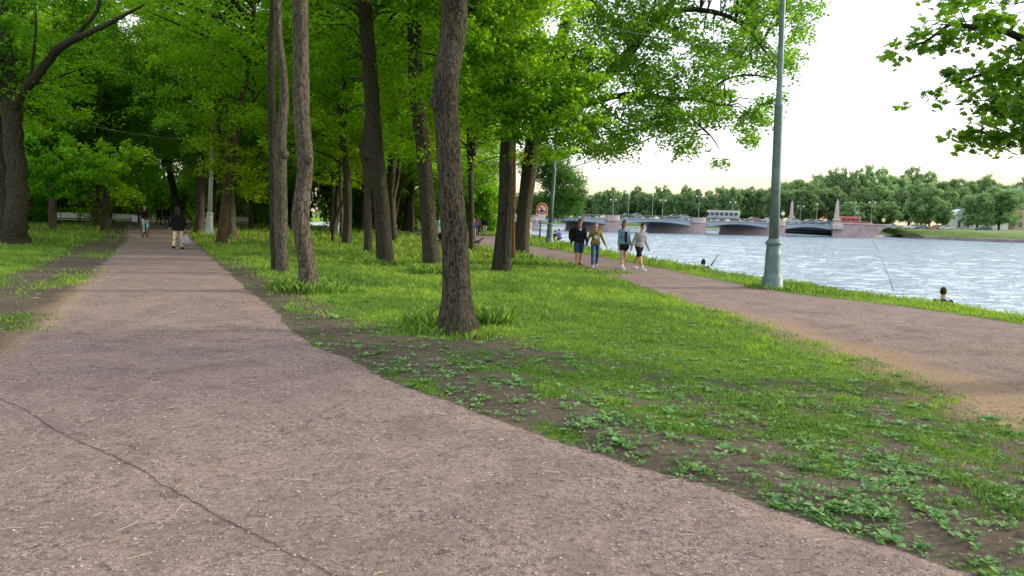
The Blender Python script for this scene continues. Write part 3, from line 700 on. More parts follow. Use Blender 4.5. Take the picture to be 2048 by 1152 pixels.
def shaped_crown(e, poly_px, Y, depth, n, per, size, seed, rx=.55, rz=.13, mat=M_LEAF_M, shape=DIAM, pxd=3.2):
    """crown whose side outline (seen from the path) is poly, in the vertical plane at depth Y"""
    rng = np.random.default_rng(seed); pol = [(aty(a,c,Y).x, aty(a,c,Y).z) for a,c in poly_px]
    xs = [p[0] for p in pol]; zs = [p[1] for p in pol]; P = []
    while len(P) < n:
        x = rng.uniform(min(xs), max(xs), 4000); z = rng.uniform(min(zs), max(zs), 4000)
        z0 = np.round(z/ .62)*.62+ .22*rng.normal(size=4000)        # loose tiers
        ok = inpoly(x, z0, pol)
        ok &= vnoise(x*.75+9*seed, z0*1.1, seed) > .31
        yy = rng.uniform(-depth, depth, 4000)
        for a, c, d in zip(x[ok], z0[ok], yy[ok]):
            k = (Y+d)/Y; P.append((a*k, Y+d, CAMZ+(c-CAMZ)*k))
            if len(P) >= n: break
    P = np.array(P)-np.array(e.location)
    V, Fc, var = sprays(P, rng, per, rx, rz, size, shape, .35)
    o = link('crown', npmesh('crown', V, Fc, var), mat, e); return P
P23 = shaped_crown(e23, [(930,-120),(1640,-120),(1625,20),(1600,70),(1618,112),(1570,150),(1590,190),(1535,225),(1515,262),(1500,300),(1470,312),(1445,335),(1405,300),(1352,312),(1330,268),(1285,262),(1240,300),(1200,318),(1150,296),(1120,330),(1080,250),(1000,200),(940,150)],
                   30.5, 4.2, 720, 100, .145, 5, .62)
b = MB()
rnd = random.Random(4)
LIMB = [aty(a,c,g)-e23.location for a,c,g in ((1110,215,33),(1160,185,32),(1215,150,31.5),(1262,100,31),(1300,55,30.5),(1260,190,30.5),(1330,196,30),(1400,200,29.5),(1450,212,29),(1400,20,29.5),(1470,40,29),(1520,90,28.5),(1500,150,29),(1420,270,29),(1240,240,32),(1150,290,34))]
LIMB = [LIMB[i].lerp(LIMB[i+1], t/5) for i in (0,1,2,3,5,6,7,9,10) for t in range(6)]+[LIMB[6].lerp(LIMB[13], t/8) for t in range(9)]+LIMB[14:]
for p in P23[::3]:
    p = Vector(p); s = min(LIMB, key=lambda q: (q-p).length); 
    if (s-p).length < 2.6: b.tube([s, s.lerp(p,.4)+Vector((0,0,.25)), s.lerp(p,.75)+Vector((0,0,.12)), p], [.035,.025,.016,.007], 5, False)
b.build('branches', M_BARK_D, e23)
# ---- tree on the right, trunk just outside the picture, limbs reaching in
er = empty('tree', (9.0, 8.6, gz(9.0,8.6)), 0, 'tree whose leafy limbs hang into the top right corner', 'tree')
b = MB(); trunk_mesh(b, [(0,0,-.2),(0,0,1.5),(-.1,.1,3.2),(-.25,.2,5),(-.3,.3,7.5),(-.2,.3,10)], [.3,.26,.24,.22,.17,.1], 41); b.build('trunk', M_BARK, er, True)
def loc(a,c,Y): return aty(a,c,Y)-er.location
LR = [([(2420,330),(2250,190),(2120,110),(2010,62),(1900,48),(1845,88)], 9.2, 1), ([(2420,330),(2280,250),(2150,190),(2060,150),(1990,140),(1920,165)], 9.6, 2),
      ([(2420,400),(2280,330),(2160,285),(2090,262),(2010,272),(1950,262)], 9.0, 3), ([(2420,200),(2250,80),(2130,20),(2000,-25),(1930,-30)], 9.8, 4), ([(2420,330),(2250,230),(2130,170),(2060,190),(2000,205)], 8.8, 5)]
C = []
for tr, Y, sd in LR:
    Q = [loc(a,c,Y+.12*i) for i,(a,c) in enumerate(tr)]; b = MB(); b.tube(Q, [.09-.075*i/(len(Q)-1) for i in range(len(Q))], 8, False); b.build('limb', M_BARK_D, er, True)
    rnd = random.Random(sd); tb = MB()
    for k in range(135):
        u = rnd.random()*(len(Q)-1.001); i = int(u); p = Q[i].lerp(Q[i+1], u-i)
        if i == len(Q)-2 and u-i > .1: sp = .20
        else: sp = .28
        q = p+Vector((rnd.gauss(0,sp*1.1), rnd.gauss(0,.4), rnd.gauss(-.02,sp*.42))); C.append(q)
        if k % 4 == 0: tb.tube([p, p.lerp(q,.5)+Vector((0,0,.03)), q], [.008,.006,.003], 4, False)
    tb.build('branches', M_BARK_D, er)
rng = np.random.default_rng(77)
V, Fc, var = sprays(np.array([tuple(c) for c in C]), rng, 10, .13, .03, .10, LOBE, .4, .6)
link('crown', npmesh('crown', V, Fc, var), M_LEAF_M, er)
Cb = np.array([tuple(loc(2450+random.uniform(-130,400), random.uniform(-500,160), 9+random.uniform(-3,3))) for i in range(60)])
V, Fc, var = sprays(Cb, rng, 60, .6, .12, .12); link('crown', npmesh('crown', V, Fc, var), M_LEAF_M, er)
# ---- fresh sprouts on the reddish trunk and low sprays near the path end
def sprout(e, spots, Y, n, size, mat, seed, name='crown'):
    rng = np.random.default_rng(seed); P = []
    for (px, py, r, k) in spots:
        c = aty(px, py, Y)-e.location
        for i in range(k): P.append((c.x+rng.normal()*r, c.y+rng.normal()*r, c.z+rng.normal()*r*.6))
    V, Fc, var = sprays(np.array(P), rng, n, .35, .08, size); link(name, npmesh(name, V, Fc, var), mat, e)
trees = [o for o in COL.objects if o.name.startswith('tree') and o.type == 'EMPTY']
def by(lbl): return next(o for o in trees if lbl in o['label'])
e = by('reddish trunk leaning'); sprout(e, [(440,330,.5,22),(425,280,.5,22),(480,330,.5,22),(505,380,.5,22),(520,360,.4,18),(450,230,.6,22),(500,250,.6,24)], e.location.y-.3, 34, .11, M_LEAF_Y, 5)
e = by('leftmost twin tree and'); sprout(e, [(60,350,.5,18),(110,340,.6,24),(150,370,.45,18),(60,300,.7,20),(170,330,.6,20),(90,375,.4,14)], 31, 55, .14, M_LEAF, 6)
e = by('dark trunk standing at the corner'); sprout(e, [(230,330,.5,16),(255,385,.4,14),(270,310,.5,16),(215,350,.5,14),(180,300,.6,16)], 33, 50, .14, M_LEAF_Y, 7)
e = by('orange wood'); sprout(e, [(960,180,.9,34),(1000,120,1,34),(1060,150,.9,34),(1040,215,.7,26),(1090,230,.7,26),(1120,190,.7,26),(1000,60,1,34),(1100,110,1,34),(950,90,.8,24),(1130,265,.45,16),(1035,250,.5,16)], e.location.y-1.5, 60, .13, M_LEAF, 8)
e = by('short dark trunk'); sprout(e, [(720,330,.6,14),(700,300,.6,12),(650,340,.8,18),(640,250,.9,22),(700,230,.8,20)], e.location.y+1, 40, .13, M_LEAF_Y, 9)
# ---- woodland behind: individual trees with shared meshes
def wood():
    rnd = random.Random(5); pts = []
    meshes = []
    for s in range(5):
        b = MB(); P = [(0,0,-.2)]; x = y = 0
        for k in range(1,9): x += rnd.gauss(0,.13); y += rnd.gauss(0,.13); P.append((x,y,k*1.4))
        trunk_mesh(b, P, [.24-.02*k for k in range(9)], 100+s, 12, .3)
        me = bpy.data.meshes.new('trunk'); me.from_pydata(b.v, [], b.f); me.materials.append([M_BARK_D,M_BARK,M_BARK_D,M_BARK_G,M_BARK][s]); me.polygons.foreach_set('use_smooth', np.ones(len(me.polygons),bool)); meshes.append(me)
    tries = 0
    labels = {'near': ('slender trunk in the shade behind the left lawn', 'trees behind the left lawn'),
              'mid': ('dark trunk deep in the park wood behind the front trees', 'trees deep in the wood'),
              'back': ('leafy tree at the very back of the park wood', 'trees at the back of the wood')}
    placed = [(o.location.x, o.location.y) for o in trees]
    n = {'near':0,'mid':0,'back':0}
    while tries < 4000 and sum(n.values()) < 66:
        tries += 1
        y = 36+rnd.random()**.8*68; x = y*(-.86+rnd.random()*1.02)
        if y > 78: zone = 'back'
        elif y > 56: zone = 'mid'
        else: zone = 'near'
        if x > XE(y)-6 or x < -95: continue
        pc = (float(L0(y)), float(R1(y)))
        if pc[0]-.8 < x < pc[1]+1.0: continue
        if y < 64 and x > -1.5*1: continue
        if zone == 'near' and x > -11 : 
            if rnd.random() < .8: continue
        dmin = {'near':4.6,'mid':4.2,'back':4.6}[zone]
        if any((x-a)**2+(y-c)**2 < dmin**2 for a,c in placed): continue
        placed.append((x,y)); n[zone] += 1
        e = empty('tree', (x,y,gz(x,y)), rnd.random()*6.28, labels[zone][0], 'tree', labels[zone][1])
        t = bpy.data.objects.new('trunk', meshes[rnd.randrange(5)]); COL.objects.link(t); t.parent = e
        k = rnd.uniform(.75,1.25); t.scale = (k,k,1)
        kind = ('low%d'%rnd.randrange(3)) if zone != 'near' else rnd.choice(['mid0','mid2','low0','low2'])
        crown_obj(kind, rnd.choice(['deep','leaf','fresh'] if x < -.3*y else ['leaf','fresh','leaf']), e, (0,0,rnd.uniform(-.2,.9)), rnd.random()*6.28, (1,1,rnd.uniform(.9,1.1)))  # brighter leaf colours stand in for skylight on the wood crowns
    print('wood', n)
wood()
# hedge and understorey at the back of the wood
def bushes():
    rng = np.random.default_rng(9); rnd = random.Random(9)
    me_ = []
    for s in range(3):
        c = rng.normal(size=(110,3)); c /= np.linalg.norm(c,axis=1,keepdims=True); c *= (rng.random((110,1)))**.35
        P = np.stack([c[:,0]*3.4, c[:,1]*1.5, 1.3+c[:,2]*1.3*1.0], 1)
        V, Fc, var = sprays(P, rng, 60, .6, .2, .22); me = npmesh('bush', V, Fc, var); me.materials.append(M_LEAF if s != 1 else M_LEAF_D); me_.append(me)
    spots = []
    for i in range(30):
        x = -88+i*2.9; y = 92 - .0*i+rnd.uniform(-4,4)
        if x > XE(np.array([y]))[0]-3: y = 78+rnd.uniform(-3,3)
        spots.append((x, y))
    for i, (x, y) in enumerate(spots):
        if x > XE(np.array([y]))[0]-2.5: continue
        o = bpy.data.objects.new('bush', me_[i%3]); COL.objects.link(o); o.location = (x,y,gz(x,y)-.1); o.rotation_euler = (0,0,rnd.uniform(-.5,.5)); o.scale = (1,1,rnd.uniform(1.6,3.0))
        props(o, 'dark leafy undergrowth bush closing the back of the wood', 'bush', 'bushes at the back of the wood')
    # long low hedge behind the benches on the left
    P = np.stack([rng.uniform(-62,-36,1100), 62+rng.uniform(-.5,.5,1100), rng.uniform(.1,1.15,1100)], 1)
    V, Fc, var = sprays(P, rng, 36, .35, .12, .13); o = link('hedge', npmesh('hedge', V, Fc, var), M_LEAF_D)
    props(o, 'low dark clipped hedge running behind the left benches', 'hedge')
bushes()
M_LEAF_DARKER = leafmat('leaf_bank', (.03,.075,.018), (.07,.15,.03), (.14,.24,.045), .4)
# the bushy tree on the bank behind the sign
g = ground(1105,474); g = aty(1100,474,66); eb = empty('tree', (g.x, 66, gz(g.x,66)), 0, 'rounded bushy tree on the bank behind the round sign', 'tree')
b = MB(); trunk_mesh(b, [(0,0,-.2),(0,0,2),(.1,0,5),(.1,0,8)], [.3,.25,.2,.1], 51); b.build('trunk', M_BARK, eb, True)
shaped_crown(eb, [(1060,290),(1100,285),(1135,300),(1150,330),(1163,360),(1168,395),(1158,425),(1120,432),(1085,428),(1050,420),(1040,330)], 66, 2.6, 330, 85, .17, 12, .7, .2, M_LEAF_DARKER)
# ------------------------------------------------------------------ lamp posts
M_POST = plain('lamp_paint_green', (.11,.17,.17), .5, .3, 5, .25, .4)
M_POSTW = plain('lamp_paint_pale', (.42,.47,.50), .5, .2, 5, .2, .4)
M_DARK = plain('dark_metal', (.03,.035,.04), .5, .2, 8, .1, .4)
M_WHITE = plain('white_glass', (.8,.8,.78), .3, .05, 8, .0)
def lamp_post(px, py, label, mat, H, k=1.0, lean=(0,0), head=True, headdir=-1):
    g = ground(px, py); e = empty('lamp_post', g, 0, label, 'lamp post', 'cast iron lamp posts of the park'); e.rotation_euler = (lean[1], lean[0], 0)
    b = MB(); b.lathe([(.36*k,-.1),(.36*k,.06),(.33*k,.08),(.32*k,.30),(.29*k,.33),(.27*k,.37),(.255*k,.45),(.235*k,.9),(.215*k,1.40*k)], seg=24); 
    b.lathe([(.216*k,1.40*k),(.25*k,1.42*k),(.255*k,1.46*k),(.225*k,1.52*k),(.19*k,1.55*k),(.17*k,1.6*k)], seg=24); b.build('base', mat, e, True)
    b = MB(); b.lathe([(.155*k,1.58*k),(.140*k,3.0),(.128*k,4.9),(.135*k,4.92),(.135*k,4.98),(.095*k,5.0),(.085*k,7.2),(.075*k,H)], seg=18); b.build('pole', mat, e, True)
    if head:
        b = MB(); s = headdir; b.tube([(0,0,H-.05),(s*.15,0,H+.25),(s*.5,0,H+.42),(s*.95,0,H+.46)], [.04,.035,.03,.03], 8); b.build('arm', mat, e, True)
        b = MB(); b.ball((s*1.2,0,H+.46), (.34,.15,.09), 14); b.build('lamp_head', M_WHITE, e, True)
    return e
lamp_post(1544, 577, 'tall dark green lamp post with a wide base, standing on the near riverbank', M_POST, 9.5, .86, (rad(-1.3),0))
lamp_post(1098, 489, 'green lamp post farther off beside the round sign', M_POST, 7.6, .88, (rad(2.5),0))
lamp_post(418, 469, 'pale grey lamp post at the right edge of the wood path', M_POSTW, 7.3, .85, (rad(3.2),0))
# ------------------------------------------------------------------ span wires
def wire(p, q, sag, label, r=.012, name='cable'):
    pts = [p.lerp(q, i/16)-Vector((0,0,sag*4*(i/16)*(1-i/16))) for i in range(17)]
    b = MB(); b.tube([v-p for v in pts], r, 5, False); o = b.build(name, plain('cable_grey', (.22,.23,.22), .6), None, True); o.location = p; props(o, label, 'cable'); return o
wire(aty(-60,190,28), aty(424,283,37), .35, 'cable slung across the wood path to the pale lamp post', .015)
wire(aty(900,-20,27), aty(1562,112,21.8), .2, 'thin cable running through the maple crown to the tall lamp post', .014)
wire(aty(1345,258,34), aty(1110,345,52), .12, 'cable slanting down from the maple to the far lamp post', .03)
# ------------------------------------------------------------------ bridge
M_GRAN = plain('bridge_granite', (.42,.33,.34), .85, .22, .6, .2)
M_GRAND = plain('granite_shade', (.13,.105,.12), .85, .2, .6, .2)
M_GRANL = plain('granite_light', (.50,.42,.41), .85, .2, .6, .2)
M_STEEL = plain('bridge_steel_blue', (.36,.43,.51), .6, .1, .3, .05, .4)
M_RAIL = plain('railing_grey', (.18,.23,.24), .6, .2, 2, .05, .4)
M_ASPH = plain('asphalt', (.06,.06,.06), .9, .2, 3, .2)
BY0, BY1 = 200.0, 198.0
def bpt(px, z):                      # point on the near face of the bridge
    d = ray(px, 440); X0 = BY0*d.x/d.y
    return Vector((X0, BY0, z))
TV = Vector((-.67,.74,0)); BW = 15.0
def deckz(px):
    return float(np.interp(px, [900,1060,1225,1310,1400,1560,1670,1790], [.65,.95,1.40,1.45,1.35,1.05,.78,.45]))
be = empty('bridge', (bpt(1300,0).x, BY0, WZ), 0, 'low arched road bridge with blue girders and pinkish granite piers over the river', 'bridge')
def B(px, z, back=0.0): return bpt(px, z)+TV*back-be.location
piers = [(905,928),(1058,1077),(1214,1239),(1385,1411),(1540,1570)]
abut = 1668
def pier(x0, x1):
    b = MB(); a = B(x0, 0).x; c = B(x1, 0).x; w = c-a; mid = (a+c)/2; top = deckz((x0+x1)/2)-.05
    def ring(z, g=0):
        pts = [(mid+(w/2+g)*math.cos(t), -.6-(.9+g)*math.sin(t)) for t in np.linspace(math.pi, 0, 9)]
        back = BW+1.0; R_ = [Vector((x,y,z)) for x,y in pts]
        R_ += [Vector((c+g,-.6,z))+TV*back, Vector((a-g,-.6,z))+TV*back]
        return R_
    z0 = -1.0; zt = top-WZ
    b.loft([ring(z0,.25), ring(.55,.25), ring(.56,0), ring(zt-.75,0), ring(zt-.74,.22), ring(zt-.55,.25), ring(zt-.54,.02), ring(zt+.95,-.05)][:6])
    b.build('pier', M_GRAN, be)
    b = MB(); 
    pts = [Vector((mid+(w/2-.05)*math.cos(t), -.6-(.85)*math.sin(t), 0)) for t in np.linspace(math.pi,0,9)]
    pts += [Vector((c-.05,.6,0)), Vector((a+.05,.6,0))]
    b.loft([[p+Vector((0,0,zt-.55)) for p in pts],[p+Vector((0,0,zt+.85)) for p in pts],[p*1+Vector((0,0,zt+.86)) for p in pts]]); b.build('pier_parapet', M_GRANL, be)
for p in piers: pier(*p)
spans = [(928,1058),(1077,1214),(1239,1385),(1411,1540),(1570,abut)]
for x0, x1 in spans:
    n = 24; prof_t = []; prof_b = []; zc = (deckz(x0)+deckz(x1))/2
    zs = -.45 if x1 < 1500 else -.62
    for i in range(n+1):
        u = i/n; px = x0+(x1-x0)*u; prof_t.append((px, deckz(px))); prof_b.append((px, (zc-.72)-((zc-.72)-zs)*(2*u-1)**2))
    b = MB()
    V = []; 
    for (px, zt), (_, zb) in zip(prof_t, prof_b):
        for bk in (0, BW):
            V.append(B(px, zb)+TV*bk); V.append(B(px, zt)+TV*bk)
    Fs = []
    for i in range(n):
        o = i*4; p = o+4
        Fs += [(o,p,p+1,o+1), (o+2,o+3,p+3,p+2), (o,o+2,p+2,p), (o+1,p+1,p+3,o+3)]
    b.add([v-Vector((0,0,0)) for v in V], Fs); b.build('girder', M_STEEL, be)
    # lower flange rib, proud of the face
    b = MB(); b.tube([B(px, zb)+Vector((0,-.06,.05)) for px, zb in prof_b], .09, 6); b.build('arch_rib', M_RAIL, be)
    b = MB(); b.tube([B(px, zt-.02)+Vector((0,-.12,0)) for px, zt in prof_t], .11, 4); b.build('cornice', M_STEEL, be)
    for bk in (0, BW):
        b = MB(); 
        for hgt, r in ((.95,.05),(.12,.035)): b.tube([B(px, zt+hgt)+TV*bk for px, zt in prof_t[::4]], r, 4)
        k = int((x1-x0)*.8)
        for i in range(k+1):
            px = x0+(x1-x0)*i/k; q = B(px, deckz(px))+TV*bk; b.tube([q, q+Vector((0,0,.95))], .05 if i%8 == 0 else .022, 4, False)
        b.build('railing', M_RAIL, be)
b = MB(); xs = np.linspace(880,1790,40); V = []
for px in xs: V += [B(px, deckz(px)+.02), B(px, deckz(px)+.02)+TV*BW]
b.add(V, [(2*i,2*i+2,2*i+3,2*i+1) for i in range(39)]); b.build('roadway', M_ASPH, be)
# abutment wall with coping
ae = empty('retaining_wall', (bpt(1720,0).x, BY0, WZ), 0, 'pinkish granite retaining wall at the right end of the bridge', 'wall')
def Wp(px, z, y=0): return Vector((bpt(px,0).x-ae.location.x, y, z-WZ))
b = MB(); xr = [1668,1690,1720,1750,1775]; tz = [deckz(p)+.95 for p in xr]
poly = [(Wp(p,0).x, z-WZ-.35) for p,z in zip(xr,tz)]+[(Wp(1742,0).x, -.5),(Wp(1668,0).x,-.5)]
b.prism(poly, Matrix.Translation((0,-.5,0)), 1.0)
b.build('wall', M_GRAN, ae)
poly = [(Wp(p,0).x, z-WZ) for p,z in zip([1664]+xr[1:-1]+[1782],tz)]+[(Wp(p,0).x, z-WZ-.34) for p,z in list(zip([1664]+xr[1:-1]+[1782],tz))[::-1]]
b = MB(); b.prism(poly, Matrix.Translation((0,-.75,0)), 1.3); b.build('coping', M_GRANL, ae)
b = MB(); b.prism([(Wp(1668,0).x-.3, deckz(1668)+.6-WZ),(Wp(1668,0).x-.1,-.5),(Wp(1668,0).x,-.5),(Wp(1668,0).x, deckz(1668)+.6-WZ)], Matrix.Translation((0,-.45,0)), .9); b.build('quoin', M_GRANL, ae)
# ------------------------------------------------------------------ obelisks
def obelisk(px, Y, ztop_px, zbase, label):
    p = aty(px, ztop_px, Y); H = p.z-zbase; e = empty('obelisk', (p.x, Y, zbase), 0, label, 'obelisk', 'granite obelisks at the bridge head')
    k = H/7.0
    def sq(r, z): return [Vector((a*r*k, c*r*k, z*k)) for a,c in ((-1,-1),(1,-1),(1,1),(-1,1))]
    b = MB(); b.loft([sq(1.15,0),sq(1.15,.9),sq(1.0,1.0),sq(.85,1.5),sq(.85,1.55)]); b.build('pedestal', M_GRANL, e)
    b = MB(); b.loft([sq(.42,1.55),sq(.60,1.9),sq(.62,2.15),sq(.42,2.3),sq(.24,6.1),sq(.12,6.4),sq(.03,7.0)]); b.build('shaft', M_GRANL, e)
    for a in (-1,1): b = MB(); b.ball((a*.72*k,-.1,2.1*k), (.2*k,.2*k,.42*k), 8); b.build('ornament', M_GRANL, e, True)
obelisk(1676, 200, 397, -.2, 'nearer pale obelisk where the bridge railing meets the granite wall')
obelisk(1585, 212, 400, .8, 'farther pale obelisk on the other side of the bridge head')
# ------------------------------------------------------------------ bridge lamps, signs, vehicles
def blamp(px, pytop, Y, zb, label, twin=True):
    t = aty(px, pytop, Y); e = empty('street_lamp', (t.x, Y, zb), 0, label, 'street lamp', 'street lamps on the bridge'); H = t.z-zb
    b = MB(); b.lathe([(.2,0),(.2,.6),(.1,.8),(.075,H*.6),(.055,H)], seg=8)
    if twin: b.tube([(-.75,0,H-.9),(-.7,0,H-1.2),(0,0,H-1.3),(.7,0,H-1.2),(.75,0,H-.9)], .05, 6)
    b.build('pole', M_POST if px > 1700 else M_RAIL, e, True)
    for s in ((-1,1) if twin else (0,)):
        b = MB(); b.ball((s*.75,0,H-.68 if twin else H+.1), .24, 8); b.build('globe', M_WHITE, e, True)
L_ = [(1227,395,204,1.3,True,'lamp standing over the second bridge pier from the left'),(1258,390,210,1.3,False,'tall single mast lamp right of the second pier'),(1306,392,210,1.4,False,'tall mast in the middle of the bridge'),
      (1326,396,203,1.4,True,'twin globe lamp over the middle bridge arch'),(1399,388,206,1.3,True,'twin lamp over the third bridge pier'),(1466,400,208,1.2,True,'twin globe lamp rising behind the grey bus'),
      (1602,408,207,.9,True,'twin globe lamp between the two obelisks'),(1635,409,212,.8,False,'single globe lamp left of the nearer obelisk'),(1712,406,206,.7,False,'single globe lamp rising behind the red van'),
      (1745,400,203,.5,True,'green twin globe lamp near the right end of the granite wall'),(1166,384,214,1.2,True,'brownish mast lamp at the left part of the bridge by the bushy tree')]
for a in L_: blamp(a[0], a[1], a[2], a[3], a[5], a[4])
M_GLASS = plain('car_glass', (.03,.04,.05), .12, .1, 3, 0, .6)
M_TYRE = plain('tyre', (.02,.02,.02), .9)
M_HL = plain('headlight', (.75,.75,.72), .2, .05)
def wheel(e, x, y, r=.31, w=.2):
    b = MB(); M = Matrix.Translation((x,y,r)) @ Matrix.Rotation(rad(90),4,'X')
    for prof, mat, nm in (([(r*.6,-w/2),(r,-w/2),(r,w/2),(r*.6,w/2)], M_TYRE, 'wheel'),):
        q = MB(); q.lathe(prof, seg=14); b.add([M @ Vector(p) for p in q.v], q.f)
    o = b.build('wheel', M_TYRE, e, True)
    b = MB(); q = MB(); q.lathe([(r*.58,-w/2-.01),(.05,-w/2-.02),(.05,w/2+.02),(r*.58,w/2+.01)], seg=10); b.add([M @ Vector(p) for p in q.v], q.f); b.build('rim', plain('rim', (.4,.4,.42), .4), o)
def car(loc, rz, col, label, group=None, kind='hatch'):
    e = empty('car', loc, rz, label, 'car', group)
    paint = plain('paint_%s'%'_'.join(str(int(c*100)) for c in col), col, .3, .05, 2, 0, .5)
    L, W = 4.3, 1.72
    side = [(-2.15,.32),(-2.15,.72),(-2.05,.88),(-1.2,.98),(-.55,1.02),(1.35,1.02),(2.05,.96),(2.15,.7),(2.15,.32)]
    rings = []
    for y, k in ((-W/2,.93),(-W/2+.08,1),(W/2-.08,1),(W/2,.93)): rings.append([Vector((x*(.985 if k < 1 else 1), y, z if k == 1 else .65+(z-.65)*k)) for x,z in side])
    b = MB(); b.loft(rings)
    top = [(-.85,.97),(-.15,1.40),(.25,1.47),(1.15,1.44),(1.75,1.0)]
    b.loft([[Vector((x, -.74+.14*(z>1.2), z)) for x,z in top],[Vector((x, .74-.14*(z>1.2), z)) for x,z in top]])
    b.build('body', paint, e)
    g = [(-.72,1.02),(-.1,1.37),(.5,1.40),(.5,1.02)]; g2 = [(.58,1.02),(.58,1.40),(1.08,1.38),(1.55,1.04)]
    for s in (-1,1):
        b = MB()
        for poly in (g, g2): b.loft([[Vector((x, s*(.755-.135*(z-1.02)/.38), z)) for x,z in poly],[Vector((x, s*(.73-.135*(z-1.02)/.38), z)) for x,z in poly]])
        b.build('side_window', M_GLASS, e)
    b = MB(); b.add([(-.86,-.66,1.0),(-.86,.66,1.0),(-.2,.56,1.40),(-.2,-.56,1.40)],[(0,1,2,3)]); b.add([(1.77,-.66,1.04),(1.77,.66,1.04),(1.22,.56,1.43),(1.22,-.56,1.43)],[(0,1,2,3)]); b.build('windscreen', M_GLASS, e)
    for x in (-1.35,1.32):
        for y in (-.78,.78): wheel(e, x, y)
    for y in (-.6,.6): b = MB(); b.box((-2.14,y,.72),(.06,.3,.14)); b.build('headlight', M_HL, e)
    return e
def bus(loc, rz, col, label, L=8.6, H=2.75, cat='bus'):
    e = empty(cat.replace(' ','_'), loc, rz, label, cat); paint = plain('buspaint_%d_%d'%(int(col[0]*100),int(col[1]*100)), col, .4, .06, 2, 0, .4)
    b = MB(); b.box((0,0,.3+(H-.3)/2),(L,2.4,H-.3)); b.build('body', paint, e, False, .12)
    for s in (-1,1):
        n = int(L/1.35)
        for i in range(n):
            b = MB(); b.box((-L/2+.75+i*(L-1.5+1.0)/n, s*1.2, H*.64),(1.0,.06,H*.3)); b.build('window', M_GLASS, e)
    b = MB(); b.box((-L/2,0,H*.62),(.06,2.0,H*.36)); b.build('windscreen', M_GLASS, e)
    for x in (-L*.3, L*.3):
        for y in (-1.08,1.08): wheel(e, x, y, .42, .26)
    return e
def onb(px, back, dz=.05): p = bpt(px, deckz(px)+dz)+TV*back; d = ray(px,440); k = (BY0+.74*back)/BY0; return Vector((bpt(px,0).x*k, BY0+.74*back, deckz(px)+dz))
bus(onb(1446, 2.5, .28), rad(2), (.40,.43,.44), 'pale grey bus with a dark window band crossing the bridge')
g_car = 'cars driving on the bridge'
for px, bk, col, lab in [(1252,2.2,(.05,.07,.08),'dark car with a bright roof just right of the second pier'),(1270,6,(.35,.38,.40),'grey car following the dark car near the second pier'),
      (1345,3,(.12,.15,.18),'dark car alone between the middle arch and third pier'),(1363,7,(.45,.47,.48),'silver car nearing the third pier'),(1504,3,(.35,.2,.2),'reddish grey car just right of the bus'),
      (1535,3,(.6,.62,.64),'white car left of the tall lamp post on the bridge'),(1583,2.5,(.62,.66,.72),'pale blue white car in front of the farther obelisk'),(1617,3,(.2,.24,.28),'grey blue car between the obelisks'),
      (1634,6,(.55,.56,.58),'silver car queueing behind, left of the nearer obelisk'),(1655,3,(.10,.22,.24),'teal car next to the nearer obelisk')]:
    car(onb(px,bk), rad(3), col, lab, g_car)
p = onb(1698,3,.3); bus(p, 0, (.50,.11,.10), 'red van partly hidden by the granite wall', 5.4, 2.4, 'van')
p = onb(1722,5,.1); car(p, 0, (.45,.10,.10), 'red car right of the red van behind the wall', g_car)
def sign(px, py, Y, zb, col, s, label, round_=True):
    t = aty(px, py, Y); e = empty('road_sign', (t.x,Y,zb), 0, label, 'road sign', 'road signs on the bridge'); h = t.z-zb
    b = MB(); b.tube([(0,0,0),(0,0,h)], .05, 6); b.build('pole', M_RAIL, e)
    b = MB(); M = Matrix.Translation((0,-.06,h)) @ Matrix.Rotation(rad(90),4,'X')
    q = MB(); q.lathe([(s,-.02),(s,.02)], seg=14 if round_ else 4); b.add([M @ Vector(v) for v in q.v], q.f); b.build('plate', plain('sign_%d_%d'%(int(col[0]*100),int(col[2]*100)), col, .5, .05), e)
sign(1566, 427, 201, 1.0, (.75,.78,.75), .55, 'white round sign left of the farther obelisk')
sign(1646, 436, 201, .8, (.65,.14,.06), .42, 'orange red round signal left of the nearer obelisk')
sign(1714, 426, 201, .5, (.15,.45,.65), .5, 'blue sign above the red van', False)
sign(1767, 440, 200, .4, (.7,.68,.35), .55, 'pale yellow round sign at the right end of the granite wall')
